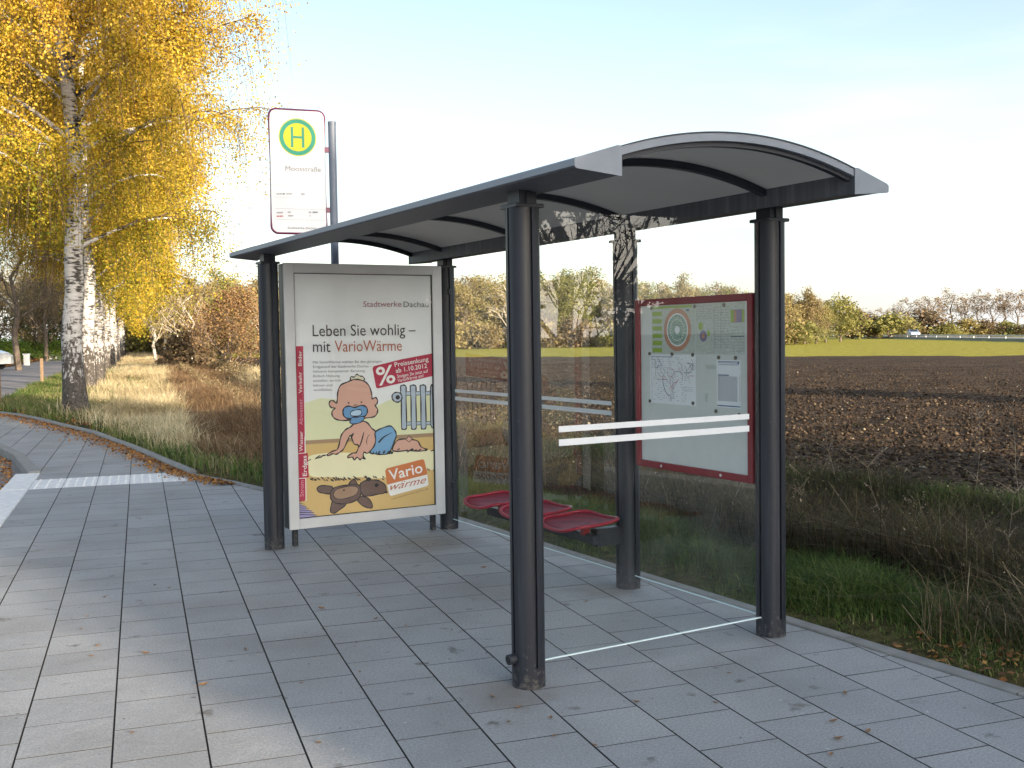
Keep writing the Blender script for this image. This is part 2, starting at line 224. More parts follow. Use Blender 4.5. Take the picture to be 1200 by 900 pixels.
# lighting settings
SUN_E, SKY_S, EXPO = 4.7, .15, 1.3
SKY_ROT = R(139.7)
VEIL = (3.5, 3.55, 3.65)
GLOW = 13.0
SHADE_ROW = [(3.2, 7.1, 0, .40), (4.7, 8.7, 0, .75), (5.2, 7.5, 1, 1.0), (6.4, 8.0, 0, .5), (8.9, 6.0, 0, 1.0), (10.6, 4.8, 0, 1.2), (12.4, 4.8, 0, 1.2)]
SHADE_NEAR = [(8.4, 2.1, 0, 1.2)] + [(q_, 3.05 + .15*math.sin(q_*1.3), 0, 1.3) for q_ in (10.4, 11.4, 12.4)]
SHADE_TALL = [(7.35, 15.5, 0, .24), (7.55, 15.2, 0, .24), (25.7, 13.0, 0, .28), (25.6, 12.5, 0, .28)]
POSTER_SHAPES=[["wall",0,0,[[0.25,1.108],[0.376,1.142],[0.545,1.12],[0.862,1.065],[0.98,1.109],[1.131,1.14],[1.349,1.155],[1.349,0.806],[0.249,0.811]]],["skirt",0,0,[[0.248,0.818],[1.349,0.813],[1.349,0.778],[0.248,0.785]]],["floor",0,0,[[0.248,0.788],[1.348,0.782],[1.348,0.22],[0.18,0.218],[0.18,0.357],[0.245,0.353]]],["purple",0,0,[[0.18,0.343],[0.207,0.322],[0.248,0.298],[0.227,0.294],[0.303,0.255],[0.275,0.25],[0.331,0.23],[0.289,0.221],[0.18,0.22]]],["rug",1,0,[[0.271,0.69],[0.36,0.708],[0.487,0.709],[0.758,0.686],[1.009,0.686],[1.191,0.685],[1.315,0.67],[1.348,0.638],[1.348,0.509],[1.282,0.52],[1.191,0.513],[1.053,0.513],[0.919,0.48],[0.801,0.479],[0.685,0.5],[0.585,0.496],[0.443,0.52],[0.332,0.527],[0.276,0.55],[0.261,0.624]]],["rad",1,0.006,[[1.056,1.196],[1.07,1.215],[1.094,1.214],[1.106,1.195],[1.103,1.093],[1.104,0.899],[1.097,0.86],[1.07,0.859],[1.059,0.886],[1.061,1.093]]],["rad",1,0.006,[[1.142,1.195],[1.157,1.212],[1.181,1.212],[1.194,1.194],[1.191,1.09],[1.191,0.896],[1.184,0.857],[1.156,0.855],[1.145,0.883],[1.147,1.091]]],["rad",1,0.006,[[1.23,1.193],[1.244,1.21],[1.268,1.21],[1.281,1.192],[1.278,1.088],[1.279,0.893],[1.271,0.854],[1.243,0.852],[1.233,0.88],[1.235,1.089]]],["rad",0,0.006,[[1.325,1.191],[1.336,1.212],[1.349,1.214],[1.349,0.853],[1.333,0.852],[1.321,0.877],[1.32,1.086]]],["rad",0,0.003,[[1.105,1.161],[1.144,1.163],[1.145,1.132],[1.105,1.13]]],["rad",0,0.003,[[1.105,0.915],[1.144,0.917],[1.144,0.889],[1.104,0.887]]],["rad",0,0.003,[[1.191,1.159],[1.231,1.161],[1.232,1.131],[1.192,1.129]]],["rad",0,0.003,[[1.191,0.912],[1.231,0.914],[1.231,0.886],[1.191,0.885]]],["rad",0,0.003,[[1.279,1.157],[1.319,1.159],[1.32,1.128],[1.279,1.126]]],["rad",0,0.003,[[1.279,0.909],[1.319,0.91],[1.32,0.882],[1.279,0.882]]],["rad",1,0.006,[[0.98,1.12],[0.989,1.148],[1.019,1.16],[1.052,1.152],[1.067,1.124],[1.058,1.094],[1.028,1.08],[0.995,1.093]]],["ink",1,0,[[1.01,1.119],[1.017,1.133],[1.032,1.138],[1.046,1.129],[1.049,1.116],[1.037,1.102],[1.019,1.105]]],["skin",1,0.006,[[0.979,0.69],[1.01,0.765],[1.069,0.779],[1.13,0.773],[1.199,0.754],[1.229,0.706],[1.283,0.676],[1.222,0.671],[1.114,0.681]]],["skin",0,0.004,[[1.094,0.772],[1.121,0.801],[1.152,0.775],[1.124,0.751]]],["skin",1,0.006,[[0.615,0.9],[0.654,0.929],[0.701,0.944],[0.758,0.931],[0.799,0.882],[0.832,0.851],[0.834,0.786],[0.801,0.718],[0.758,0.685],[0.729,0.695],[0.722,0.662],[0.74,0.64],[0.712,0.649],[0.693,0.638],[0.669,0.658],[0.645,0.638],[0.63,0.662],[0.596,0.661],[0.592,0.674],[0.635,0.695],[0.664,0.698],[0.683,0.751],[0.645,0.769],[0.617,0.836],[0.593,0.796],[0.557,0.732],[0.529,0.711],[0.498,0.695],[0.465,0.7],[0.433,0.688],[0.423,0.698],[0.465,0.72],[0.507,0.735],[0.529,0.799],[0.543,0.845],[0.579,0.884]]],["diaper",1,0.006,[[0.829,0.849],[0.898,0.881],[0.964,0.89],[1.002,0.847],[1.009,0.806],[0.979,0.738],[0.941,0.673],[0.875,0.667],[0.816,0.677],[0.78,0.69],[0.816,0.739],[0.831,0.786]]],["hair",1,0.005,[[0.628,1.27],[0.633,1.3],[0.659,1.295],[0.681,1.317],[0.705,1.303],[0.731,1.297],[0.746,1.272],[0.716,1.258],[0.659,1.255]]],["skin",1,0.006,[[0.609,1.261],[0.652,1.275],[0.702,1.273],[0.757,1.251],[0.789,1.209],[0.806,1.148],[0.809,1.117],[0.836,1.127],[0.854,1.104],[0.847,1.074],[0.832,1.064],[0.853,1.03],[0.844,0.993],[0.815,0.972],[0.745,0.966],[0.658,0.962],[0.572,0.956],[0.509,0.966],[0.473,0.994],[0.469,1.032],[0.494,1.058],[0.466,1.062],[0.446,1.089],[0.457,1.115],[0.485,1.114],[0.505,1.095],[0.514,1.122],[0.52,1.182],[0.545,1.235]]],["ink",1,0,[[0.6,1.095],[0.608,1.1],[0.617,1.093],[0.608,1.086]]],["ink",1,0,[[0.707,1.095],[0.716,1.1],[0.724,1.094],[0.716,1.088]]],["ink",1,0,[[0.641,1.07],[0.662,1.078],[0.687,1.073],[0.664,1.071]]],["dummy",1,0.006,[[0.559,1.023],[0.57,1.055],[0.608,1.068],[0.658,1.056],[0.716,1.069],[0.756,1.053],[0.765,1.017],[0.747,0.985],[0.709,0.973],[0.658,0.98],[0.608,0.968],[0.569,0.988]]],["dummy",1,0.005,[[0.618,0.954],[0.633,0.975],[0.686,0.978],[0.73,0.98],[0.733,0.955],[0.701,0.933],[0.647,0.924],[0.617,0.935]]],["light",1,0.004,[[0.624,1.021],[0.664,1.034],[0.708,1.033],[0.713,1.0],[0.681,0.987],[0.629,0.991]]],["ink",1,0,[[0.733,0.858],[0.722,0.804],[0.7,0.75],[0.686,0.738],[0.706,0.792],[0.721,0.838]]],["ink",1,0,[[0.646,0.847],[0.631,0.821],[0.617,0.833],[0.64,0.853]]],["ink",1,0,[[0.787,0.835],[0.766,0.816],[0.755,0.776],[0.761,0.748],[0.749,0.775],[0.762,0.819]]],["ink",1,0,[[0.853,0.771],[0.898,0.81],[0.979,0.841],[0.905,0.801],[0.864,0.763]]],["bear",1,0.005,[[0.443,0.387],[0.386,0.396],[0.345,0.412],[0.332,0.436],[0.352,0.456],[0.408,0.455],[0.457,0.439],[0.47,0.398]]],["bear",1,0.005,[[0.47,0.344],[0.442,0.292],[0.439,0.245],[0.47,0.233],[0.512,0.254],[0.569,0.296],[0.542,0.34]]],["bear",1,0.005,[[0.655,0.346],[0.684,0.289],[0.742,0.251],[0.785,0.244],[0.786,0.282],[0.742,0.333]]],["bear",1,0.005,[[0.596,0.444],[0.616,0.477],[0.645,0.482],[0.663,0.44]]],["bear",1,0.005,[[0.45,0.413],[0.488,0.437],[0.585,0.445],[0.671,0.439],[0.699,0.411],[0.685,0.343],[0.626,0.307],[0.541,0.299],[0.47,0.317],[0.439,0.359]]],["bear",1,0.005,[[0.688,0.432],[0.713,0.461],[0.757,0.468],[0.83,0.464],[0.882,0.44],[0.912,0.398],[0.9,0.357],[0.83,0.348],[0.757,0.341],[0.706,0.356]]],["tan",1,0.003,[[0.464,0.378],[0.492,0.417],[0.57,0.432],[0.649,0.428],[0.673,0.405],[0.655,0.366],[0.584,0.343],[0.498,0.342]]],["ink",1,0,[[0.74,0.477],[0.755,0.492],[0.775,0.488],[0.786,0.471],[0.76,0.461]]],["ink",1,0,[[0.813,0.426],[0.83,0.438],[0.848,0.426],[0.836,0.408],[0.818,0.412]]],["ink",1,0,[[0.544,0.408],[0.553,0.414],[0.561,0.407],[0.552,0.399]]],["ink",1,0,[[0.896,0.358],[0.919,0.37],[0.922,0.349]]],["red",0,0,[[0.816,1.359],[0.826,1.377],[1.073,1.427],[1.342,1.467],[1.343,1.281],[1.084,1.237],[0.861,1.198],[0.843,1.205],[0.83,1.279]]],["orange",0,0,[[0.907,0.533],[0.922,0.551],[1.24,0.603],[1.255,0.592],[1.281,0.474],[0.922,0.419]]],["white",0,0,[[0.922,0.419],[1.281,0.474],[1.289,0.389],[1.276,0.378],[0.954,0.325],[0.94,0.336]]],["red",0,0,[[0.176,1.547],[0.247,1.547],[0.245,1.218],[0.243,0.848],[0.171,0.848]]],["red",0,0,[[0.186,1.38],[0.243,1.38],[0.239,0.725],[0.182,0.724]]],["red",0,0,[[0.182,0.719],[0.264,0.721],[0.267,0.53],[0.181,0.531]]],["red",0,0,[[0.181,0.525],[0.238,0.525],[0.237,0.36],[0.226,0.349],[0.18,0.353]]],["grey",0,0,[[0.178,2.036],[1.343,2.059],[1.343,1.956],[0.97,1.959],[0.178,1.957]]],["ink",0,0,[[0.332,0.684],[0.353,0.692],[0.356,0.684],[0.333,0.677]]],["ink",0,0,[[0.343,0.691],[0.364,0.698],[0.366,0.69],[0.344,0.684]]],["ink",0,0,[[0.37,0.691],[0.391,0.7],[0.394,0.692],[0.371,0.685]]],["ink",0,0,[[0.391,0.692],[0.412,0.7],[0.414,0.692],[0.392,0.685]]],["ink",0,0,[[0.323,0.678],[0.344,0.687],[0.347,0.678],[0.325,0.671]]],["ink",0,0,[[0.344,0.678],[0.365,0.686],[0.367,0.678],[0.345,0.671]]],["ink",0,0,[[0.358,0.683],[0.379,0.692],[0.381,0.684],[0.359,0.676]]],["ink",0,0,[[0.36,0.685],[0.381,0.693],[0.383,0.685],[0.361,0.678]]],["ink",0,0,[[0.266,0.665],[0.287,0.674],[0.289,0.666],[0.267,0.658]]],["ink",0,0,[[0.355,0.679],[0.376,0.687],[0.378,0.679],[0.356,0.673]]],["ink",0,0,[[0.381,0.692],[0.402,0.7],[0.405,0.691],[0.382,0.685]]],["ink",0,0,[[0.319,0.672],[0.34,0.681],[0.343,0.673],[0.32,0.666]]],["ink",0,0,[[1.015,0.699],[1.037,0.707],[1.04,0.698],[1.016,0.692]]],["ink",0,0,[[1.138,0.686],[1.161,0.695],[1.164,0.686],[1.139,0.679]]],["ink",0,0,[[1.119,0.685],[1.142,0.694],[1.145,0.686],[1.121,0.678]]],["ink",0,0,[[1.313,0.666],[1.335,0.676],[1.339,0.667],[1.314,0.659]]],["ink",0,0,[[1.345,0.678],[1.368,0.687],[1.371,0.679],[1.347,0.671]]],["ink",0,0,[[1.335,0.669],[1.358,0.678],[1.362,0.669],[1.337,0.662]]],["ink",0,0,[[1.056,0.683],[1.078,0.691],[1.081,0.683],[1.057,0.676]]],["ink",0,0,[[1.083,0.685],[1.105,0.694],[1.108,0.686],[1.084,0.678]]],["ink",0,0,[[1.345,0.674],[1.368,0.682],[1.372,0.675],[1.346,0.667]]],["ink",0,0,[[1.129,0.691],[1.152,0.701],[1.155,0.692],[1.13,0.684]]],["ink",0,0,[[1.261,0.682],[1.285,0.691],[1.288,0.682],[1.263,0.674]]],["ink",0,0,[[1.204,0.682],[1.227,0.691],[1.23,0.683],[1.205,0.675]]],["ink",0,0,[[1.099,0.674],[1.122,0.682],[1.125,0.673],[1.101,0.667]]],["ink",0,0,[[1.163,0.68],[1.187,0.69],[1.189,0.681],[1.165,0.673]]],["ink",0,0,[[0.316,0.52],[0.328,0.512],[0.334,0.499],[0.318,0.505]]],["ink",0,0,[[0.288,0.532],[0.3,0.524],[0.307,0.511],[0.29,0.518]]],["ink",0,0,[[0.522,0.508],[0.535,0.499],[0.542,0.486],[0.525,0.493]]],["ink",0,0,[[0.365,0.531],[0.377,0.524],[0.384,0.511],[0.367,0.517]]],["ink",0,0,[[0.818,0.499],[0.831,0.49],[0.838,0.477],[0.82,0.484]]],["ink",0,0,[[0.877,0.479],[0.89,0.47],[0.897,0.458],[0.879,0.464]]],["ink",0,0,[[0.503,0.513],[0.515,0.504],[0.523,0.492],[0.506,0.498]]],["ink",0,0,[[0.592,0.503],[0.606,0.494],[0.613,0.481],[0.596,0.488]]],["ink",0,0,[[0.642,0.503],[0.654,0.493],[0.661,0.481],[0.644,0.487]]],["ink",0,0,[[0.657,0.491],[0.67,0.482],[0.677,0.469],[0.66,0.476]]],["ink",0,0,[[0.584,0.509],[0.598,0.5],[0.605,0.488],[0.588,0.494]]],["ink",0,0,[[0.721,0.507],[0.735,0.498],[0.742,0.485],[0.725,0.492]]],["ink",0,0,[[0.454,0.501],[0.468,0.493],[0.474,0.481],[0.458,0.486]]],["ink",0,0,[[0.593,0.506],[0.607,0.497],[0.614,0.484],[0.597,0.491]]],["ink",0,0,[[0.276,0.527],[0.288,0.519],[0.294,0.506],[0.278,0.512]]],["ink",0,0,[[0.631,0.517],[0.644,0.509],[0.652,0.496],[0.635,0.503]]],["ink",0,0,[[0.655,0.5],[0.667,0.49],[0.674,0.478],[0.657,0.484]]],["ink",0,0,[[0.305,0.52],[0.317,0.511],[0.324,0.498],[0.308,0.505]]],["ink",0,0,[[0.558,0.504],[0.572,0.495],[0.579,0.482],[0.562,0.489]]],["ink",0,0,[[0.487,0.507],[0.5,0.498],[0.507,0.486],[0.49,0.492]]],["ink",0,0,[[0.733,0.512],[0.746,0.503],[0.753,0.49],[0.736,0.497]]],["ink",0,0,[[0.306,0.518],[0.318,0.509],[0.324,0.497],[0.308,0.504]]],["ink",0,0,[[0.88,0.497],[0.893,0.488],[0.9,0.476],[0.883,0.482]]],["ink",0,0,[[0.552,0.507],[0.566,0.498],[0.572,0.485],[0.556,0.492]]],["ink",0,0,[[0.467,0.518],[0.479,0.509],[0.487,0.496],[0.469,0.503]]],["ink",0,0,[[0.462,0.518],[0.474,0.509],[0.482,0.496],[0.464,0.503]]],["ink",0,0,[[0.641,0.51],[0.655,0.5],[0.661,0.488],[0.644,0.494]]],["ink",0,0,[[0.502,0.504],[0.516,0.496],[0.522,0.483],[0.506,0.49]]],["ink",0,0,[[0.285,0.523],[0.297,0.514],[0.304,0.501],[0.287,0.508]]],["ink",0,0,[[0.732,0.504],[0.744,0.495],[0.751,0.482],[0.734,0.489]]],["ink",0,0,[[0.405,0.509],[0.418,0.501],[0.425,0.488],[0.409,0.494]]],["ink",0,0,[[0.416,0.526],[0.428,0.517],[0.435,0.504],[0.418,0.511]]],["ink",0,0,[[0.539,0.504],[0.552,0.496],[0.559,0.483],[0.542,0.489]]],["ink",0,0,[[0.331,0.527],[0.343,0.518],[0.35,0.505],[0.334,0.512]]],["ink",0,0,[[0.475,0.505],[0.488,0.495],[0.495,0.483],[0.478,0.49]]],["ink",0,0,[[0.542,0.5],[0.554,0.492],[0.561,0.479],[0.544,0.485]]],["ink",0,0,[[0.373,0.524],[0.385,0.515],[0.392,0.502],[0.375,0.509]]],["ink",0,0,[[0.676,0.491],[0.689,0.483],[0.696,0.47],[0.679,0.476]]],["ink",0,0,[[0.549,0.517],[0.562,0.508],[0.569,0.495],[0.552,0.502]]],["ink",0,0,[[0.343,0.52],[0.355,0.511],[0.362,0.499],[0.345,0.505]]],["ink",0,0,[[0.386,0.51],[0.398,0.501],[0.406,0.489],[0.389,0.496]]],["ink",0,0,[[0.799,0.503],[0.812,0.495],[0.819,0.482],[0.801,0.488]]],["ink",0,0,[[0.44,0.507],[0.454,0.498],[0.46,0.485],[0.444,0.492]]],["ink",0,0,[[0.671,0.494],[0.684,0.485],[0.691,0.473],[0.674,0.478]]],["ink",0,0,[[0.482,0.523],[0.495,0.514],[0.502,0.501],[0.485,0.508]]],["ink",0,0,[[0.449,0.507],[0.462,0.499],[0.469,0.486],[0.452,0.492]]],["ink",0,0,[[1.286,0.524],[1.293,0.511],[1.29,0.51],[1.283,0.522]]],["ink",0,0,[[1.296,0.522],[1.303,0.509],[1.3,0.508],[1.293,0.521]]],["ink",0,0,[[1.296,0.511],[1.302,0.498],[1.299,0.497],[1.293,0.51]]],["ink",0,0,[[1.278,0.532],[1.284,0.519],[1.282,0.517],[1.275,0.531]]],["ink",0,0,[[1.334,0.51],[1.34,0.497],[1.336,0.496],[1.33,0.509]]],["ink",0,0,[[1.336,0.52],[1.343,0.506],[1.34,0.505],[1.334,0.518]]],["ink",0,0,[[1.334,0.509],[1.34,0.496],[1.337,0.494],[1.331,0.508]]],["ink",0,0,[[1.283,0.515],[1.289,0.503],[1.286,0.501],[1.28,0.514]]],["ink",0,0,[[0.181,0.356],[0.207,0.347],[0.21,0.343],[0.181,0.351]]],["ink",0,0,[[0.181,0.339],[0.227,0.328],[0.229,0.324],[0.181,0.334]]],["ink",0,0,[[0.182,0.322],[0.245,0.309],[0.248,0.305],[0.181,0.317]]],["ink",0,0,[[0.181,0.305],[0.264,0.291],[0.267,0.287],[0.181,0.3]]],["ink",0,0,[[0.181,0.288],[0.284,0.272],[0.287,0.268],[0.181,0.283]]],["ink",0,0,[[0.181,0.271],[0.303,0.254],[0.305,0.25],[0.181,0.264]]],["ink",0,0,[[0.181,0.253],[0.322,0.235],[0.325,0.231],[0.181,0.247]]],["ink",0,0,[[0.947,0.67],[0.956,0.689],[0.962,0.686],[0.957,0.665]]],["ink",0,0,[[0.886,0.677],[0.895,0.695],[0.901,0.693],[0.895,0.672]]],["ink",0,0,[[0.852,0.679],[0.861,0.699],[0.867,0.695],[0.861,0.675]]],["ink",0,0,[[0.8,0.677],[0.809,0.697],[0.815,0.693],[0.808,0.673]]],["ink",0,0,[[0.841,0.673],[0.851,0.691],[0.856,0.689],[0.85,0.668]]],["ink",0,0,[[0.795,0.674],[0.805,0.692],[0.81,0.69],[0.804,0.669]]],["ink",0,0,[[0.919,0.668],[0.929,0.686],[0.935,0.683],[0.929,0.663]]],["ink",0,0,[[0.959,0.666],[0.968,0.685],[0.974,0.682],[0.968,0.662]]],["ink",0,0,[[0.897,0.68],[0.906,0.699],[0.912,0.696],[0.906,0.676]]],["ink",0,0,[[0.929,0.676],[0.939,0.695],[0.945,0.692],[0.938,0.672]]],["ink",0,0,[[0.844,0.674],[0.853,0.693],[0.859,0.691],[0.853,0.67]]],["ink",0,0,[[0.887,0.675],[0.896,0.694],[0.902,0.692],[0.896,0.671]]],["ink",0,0,[[0.967,0.669],[0.976,0.688],[0.982,0.685],[0.977,0.665]]],["ink",0,0,[[0.852,0.679],[0.861,0.698],[0.867,0.695],[0.861,0.675]]],["ink",0,0,[[0.952,0.672],[0.961,0.691],[0.967,0.687],[0.962,0.667]]],["ink",0,0,[[0.937,0.674],[0.946,0.692],[0.952,0.69],[0.945,0.669]]],["ink",0,0,[[0.824,0.677],[0.834,0.696],[0.839,0.692],[0.833,0.672]]],["ink",0,0,[[0.943,0.675],[0.953,0.695],[0.958,0.692],[0.952,0.672]]],["ink",0,0,[[0.939,0.666],[0.948,0.686],[0.953,0.683],[0.948,0.663]]],["ink",0,0,[[0.941,0.667],[0.95,0.687],[0.956,0.684],[0.951,0.664]]]]
POSTER_TEXT=[["Stadtwerke","wine",[0.747,1.848],[1.076,1.85],0.058,0,0],["Dachau","dark",[1.095,1.847],[1.318,1.847],0.058,0,0],["Leben Sie wohlig –","ink",[0.324,1.621],[1.197,1.622],0.115,0,0],["mit","ink",[0.323,1.5],[0.466,1.497],0.115,0,0],["VarioWärme","rust",[0.5,1.498],[1.073,1.495],0.115,0,0],["Mit VarioWärme wählen Sie den günstigen","grau",[0.32,1.411],[0.893,1.405],0.026,0,0],["Erdgastarif der Stadtwerke Dachau –","grau",[0.321,1.376],[0.81,1.369],0.026,0,0],["inklusive kompetenter Beratung.","grau",[0.32,1.341],[0.753,1.334],0.026,0,0],["Einfach Heizung","grau",[0.32,1.305],[0.537,1.301],0.026,0,0],["anstellen, zurück-","grau",[0.32,1.269],[0.552,1.265],0.026,0,0],["lehnen und","grau",[0.32,1.233],[0.473,1.23],0.026,0,0],["wohlfühlen.","grau",[0.319,1.198],[0.475,1.194],0.026,0,0],["%","white",[0.858,1.222],[1.014,1.244],0.185,1,0],["Preissenkung","white",[1.008,1.366],[1.31,1.406],0.047,1,0],["ab 1.10.2012","white",[1.017,1.317],[1.295,1.352],0.047,1,0],["Steigen Sie jetzt auf","white",[1.028,1.276],[1.304,1.314],0.034,0,0],["VarioWärme um!","white",[1.032,1.242],[1.262,1.277],0.034,0,0],["Vario","white",[0.942,0.451],[1.24,0.496],0.11,1,0],["wärme","rust2",[0.948,0.371],[1.271,0.407],0.075,0,0.5],["www.stadtwerke-dachau.de","brown",[0.952,0.292],[1.286,0.351],0.02,0,0],["Bäder","white",[0.229,1.395],[0.233,1.51],0.035,0,0],["Verkehr","white",[0.228,1.187],[0.229,1.349],0.035,0,0],["Abwasser","pink",[0.228,0.941],[0.229,1.142],0.036,0,0],["Wasser","white",[0.223,0.737],[0.227,0.891],0.036,0,0],["Erdgas","white",[0.25,0.545],[0.251,0.702],0.042,1,0],["Strom","pink",[0.222,0.387],[0.225,0.513],0.04,0,0]]
# ------------------------------------------------------------------ frames of reference
TS, TP = .5263, .3383
P3 = np.array([.0566, 4.7871]); UL = np.array([-math.sin(TS), math.cos(TS)]); UB = np.array([math.cos(TS), math.sin(TS)])
ULP = np.array([-math.sin(TP), math.cos(TP)]); UBP = np.array([math.cos(TP), math.sin(TP)])
def sh2w(a, b): return P3 + a * UL + b * UB
def w2pav(x, y): return x * UBP[0] + y * UBP[1], x * ULP[0] + y * ULP[1]
def pav2w(u, v): return u * UBP[0] + v * ULP[0], u * UBP[1] + v * ULP[1]
def sh2pav(a, b): p = sh2w(a, b); return w2pav(p[0], p[1])
RZ_SH = TS - math.pi / 2        # local x runs to the right end of the shelter, local y to the back

KERB = [(-14, 1.72), (4.6, 1.72), (5.7, 1.25), (6.8, .84), (7.7, .70), (8.7, .49), (12.5, .49), (15.2, .42), (17.65, .18), (20, -.05), (21.4, -.25), (24.4, -1.0)]
KERBP = [sh2pav(*k) for k in KERB]
PAVE = [(-1.19, -9.0)] + [KERBP[0]] + KERBP[1:] + [(-3.7, 27.6), (-3.7, 22.2), (-2.9, 20.4), (-2.15, 18.64), (-1.61, 16.6), (-1.19, 14.15)]
ROAD = [(-9.0, -40), (-1.48, -40), (-1.48, 14.1), (-1.75, 16.6), (-2.3, 18.64), (-3.05, 20.5), (-3.75, 22.4), (-3.75, 330), (-9.0, 330)]

def sdf(u, v, poly):
    P = np.array(poly); Q = np.roll(P, -1, 0)
    d = np.full(u.shape, 1e9); ins = np.zeros(u.shape, bool)
    for (ax, ay), (bx, by) in zip(P, Q):
        ex, ey = bx - ax, by - ay; wx, wy = u - ax, v - ay
        t = np.clip((wx * ex + wy * ey) / (ex * ex + ey * ey), 0, 1)
        d = np.minimum(d, np.hypot(wx - t * ex, wy - t * ey))
        c = ((ay <= v) & (by > v)) | ((by <= v) & (ay > v))
        xs = ax + (v - ay) / (by - ay if by != ay else 1e-9) * ex
        ins ^= c & (u < xs)
    return np.where(ins, -d, d)

DV = np.array([-60, -15, -4.6, .31, 5.22, 9.2, 13.1, 18, 30, 400.]); DU = np.array([10.5, 8.6, 7.34, 6.41, 5.47, 4.75, 3.98, 3.1, 2.75, 2.75])
def ditch(v): return np.interp(v, DV, DU)

def hnoise(x, y, s, seed=0):
    """cheap smooth value noise"""
    x = x / s + seed * 17.3; y = y / s - seed * 9.1
    xi = np.floor(x).astype(int); yi = np.floor(y).astype(int); fx = x - xi; fy = y - yi
    fx = fx * fx * (3 - 2 * fx); fy = fy * fy * (3 - 2 * fy)
    def h(a, b):
        n = (a * 374761393 + b * 668265263 + seed * 1274126177) & 0x7fffffff
        n = ((n ^ (n >> 13)) * 1274126177) & 0x7fffffff
        return ((n ^ (n >> 16)) & 0xffff) / 65535.0
    return (h(xi, yi) * (1 - fx) + h(xi + 1, yi) * fx) * (1 - fy) + (h(xi, yi + 1) * (1 - fx) + h(xi + 1, yi + 1) * fx) * fy

SHADOW_DIP = (7.88, 30.46, .728, .685)     # dip shaped into the field for the shadow band: a point and its normal
def height(u, v):
    """terrain height at street coordinates (u across, v along)"""
    u = np.asarray(u, float); v = np.asarray(v, float)
    d = np.minimum(sdf(u, v, PAVE), sdf(u, v, ROAD))
    d = np.where((u < -1.1) & (u > -8.8) & (v < 22.3) & (d > -.2), -.2, d)
    base = np.where(d > 0, -.012 + np.minimum(d * .15, .045), -.012 + np.maximum(d, -.2) * 1.0)
    q = u - ditch(v)
    dep = .50 * np.exp(-(q / .72) ** 2)
    bank = .12 * np.exp(-((q - 1.4) / .4) ** 2)
    fld = np.clip((q - 1.2) / .6, 0, 1)
    z = base - np.where(d > 0, dep, 0) + bank - .12 * fld
    rough = np.where(d > .1, (hnoise(u, v, .5, 3) - .5) * .05 + (hnoise(u, v, 2.3, 5) - .5) * .07, 0) * (1 - fld)
    # plough ridges and clods
    near = np.clip(1 - v / 80, 0, 1) if np.ndim(v) else 1
    fr = ((hnoise(u, v, .33, 8) - .5) * .05 + (hnoise(u, v, .9, 9) - .5) * .05 + (hnoise((u*.72 + v*.69) * .12, (u*.69 - v*.72), .45, 4) - .5) * .07) * fld * (q > 1.7)
    wx, wy = pav2w(u, v); fl_ = (wx - SHADOW_DIP[0]) * SHADOW_DIP[2] + (wy - SHADOW_DIP[1]) * SHADOW_DIP[3]
    return z + rough + fr - .10 * np.exp(-(fl_ / .5) ** 2) * fld

def hw(x, y):
    u, v = w2pav(np.asarray(x, float), np.asarray(y, float)); return height(u, v)

# ------------------------------------------------------------------ ground sheet
def axis(segs):
    out = [segs[0][0]]
    for a, b, st in segs:
        n = max(1, int(round((b - a) / st))); out += list(np.linspace(a, b, n + 1)[1:])
    return np.array(out)
QA = axis([(-1500, -300, 300), (-300, -60, 40), (-60, -14, 6), (-14, -6, .8), (-6, 1.8, .16), (1.8, 16, .2), (16, 40, .5), (40, 120, 4), (120, 400, 35), (400, 2600, 400)])
VA = axis([(-600, -60, 90), (-60, -10, 5), (-10, -1, .6), (-1, 16, .16), (16, 45, .3), (45, 130, 1.5), (130, 300, 14), (300, 3000, 450)])
QQ, VV = np.meshgrid(QA, VA, indexing='ij')
UU = QQ + ditch(VV)
ZZ = height(UU, VV)
XX, YY = pav2w(UU, VV)
nv = len(VA); idx = np.arange(QQ.size).reshape(QQ.shape)
F = np.stack([idx[:-1, :-1], idx[1:, :-1], idx[1:, 1:], idx[:-1, 1:]], -1).reshape(-1, 4)
qc = (QQ[:-1, :-1] + QQ[1:, 1:]).reshape(-1) / 2
mi = np.where(qc > 1.8, 1, 0)

def ground_mat():
    m, nt, N, L, out = new_mat('verge_soil')
    p = node(nt, 'ShaderNodeBsdfPrincipled', Roughness=.95); p.inputs['Specular IOR Level'].default_value = .1
    g = node(nt, 'ShaderNodeNewGeometry')
    n1 = node(nt, 'ShaderNodeTexNoise', Scale=.55, Detail=6.0); n2 = node(nt, 'ShaderNodeTexNoise', Scale=14.0, Detail=8.0)
    L.new(g.outputs['Position'], n1.inputs['Vector']); L.new(g.outputs['Position'], n2.inputs['Vector'])
    r1 = ramp(nt, [(.3, (.035, .045, .015)), (.5, (.075, .07, .03)), (.7, (.15, .11, .05))])
    r2 = ramp(nt, [(.3, (.35, .35, .35)), (.7, (1.3, 1.25, 1.2))])
    L.new(n1.outputs['Fac'], r1.inputs['Fac']); L.new(n2.outputs['Fac'], r2.inputs['Fac'])
    mx = node(nt, 'ShaderNodeMix', data_type='RGBA', blend_type='MULTIPLY'); mx.inputs[0].default_value = 1
    L.new(r1.outputs['Color'], mx.inputs[6]); L.new(r2.outputs['Color'], mx.inputs[7]); L.new(mx.outputs[2], p.inputs['Base Color'])
    b = node(nt, 'ShaderNodeBump', Strength=.8, Distance=.03); L.new(n2.outputs['Fac'], b.inputs['Height']); L.new(b.outputs['Normal'], p.inputs['Normal'])
    L.new(p.outputs['BSDF'], out.inputs['Surface']); return m

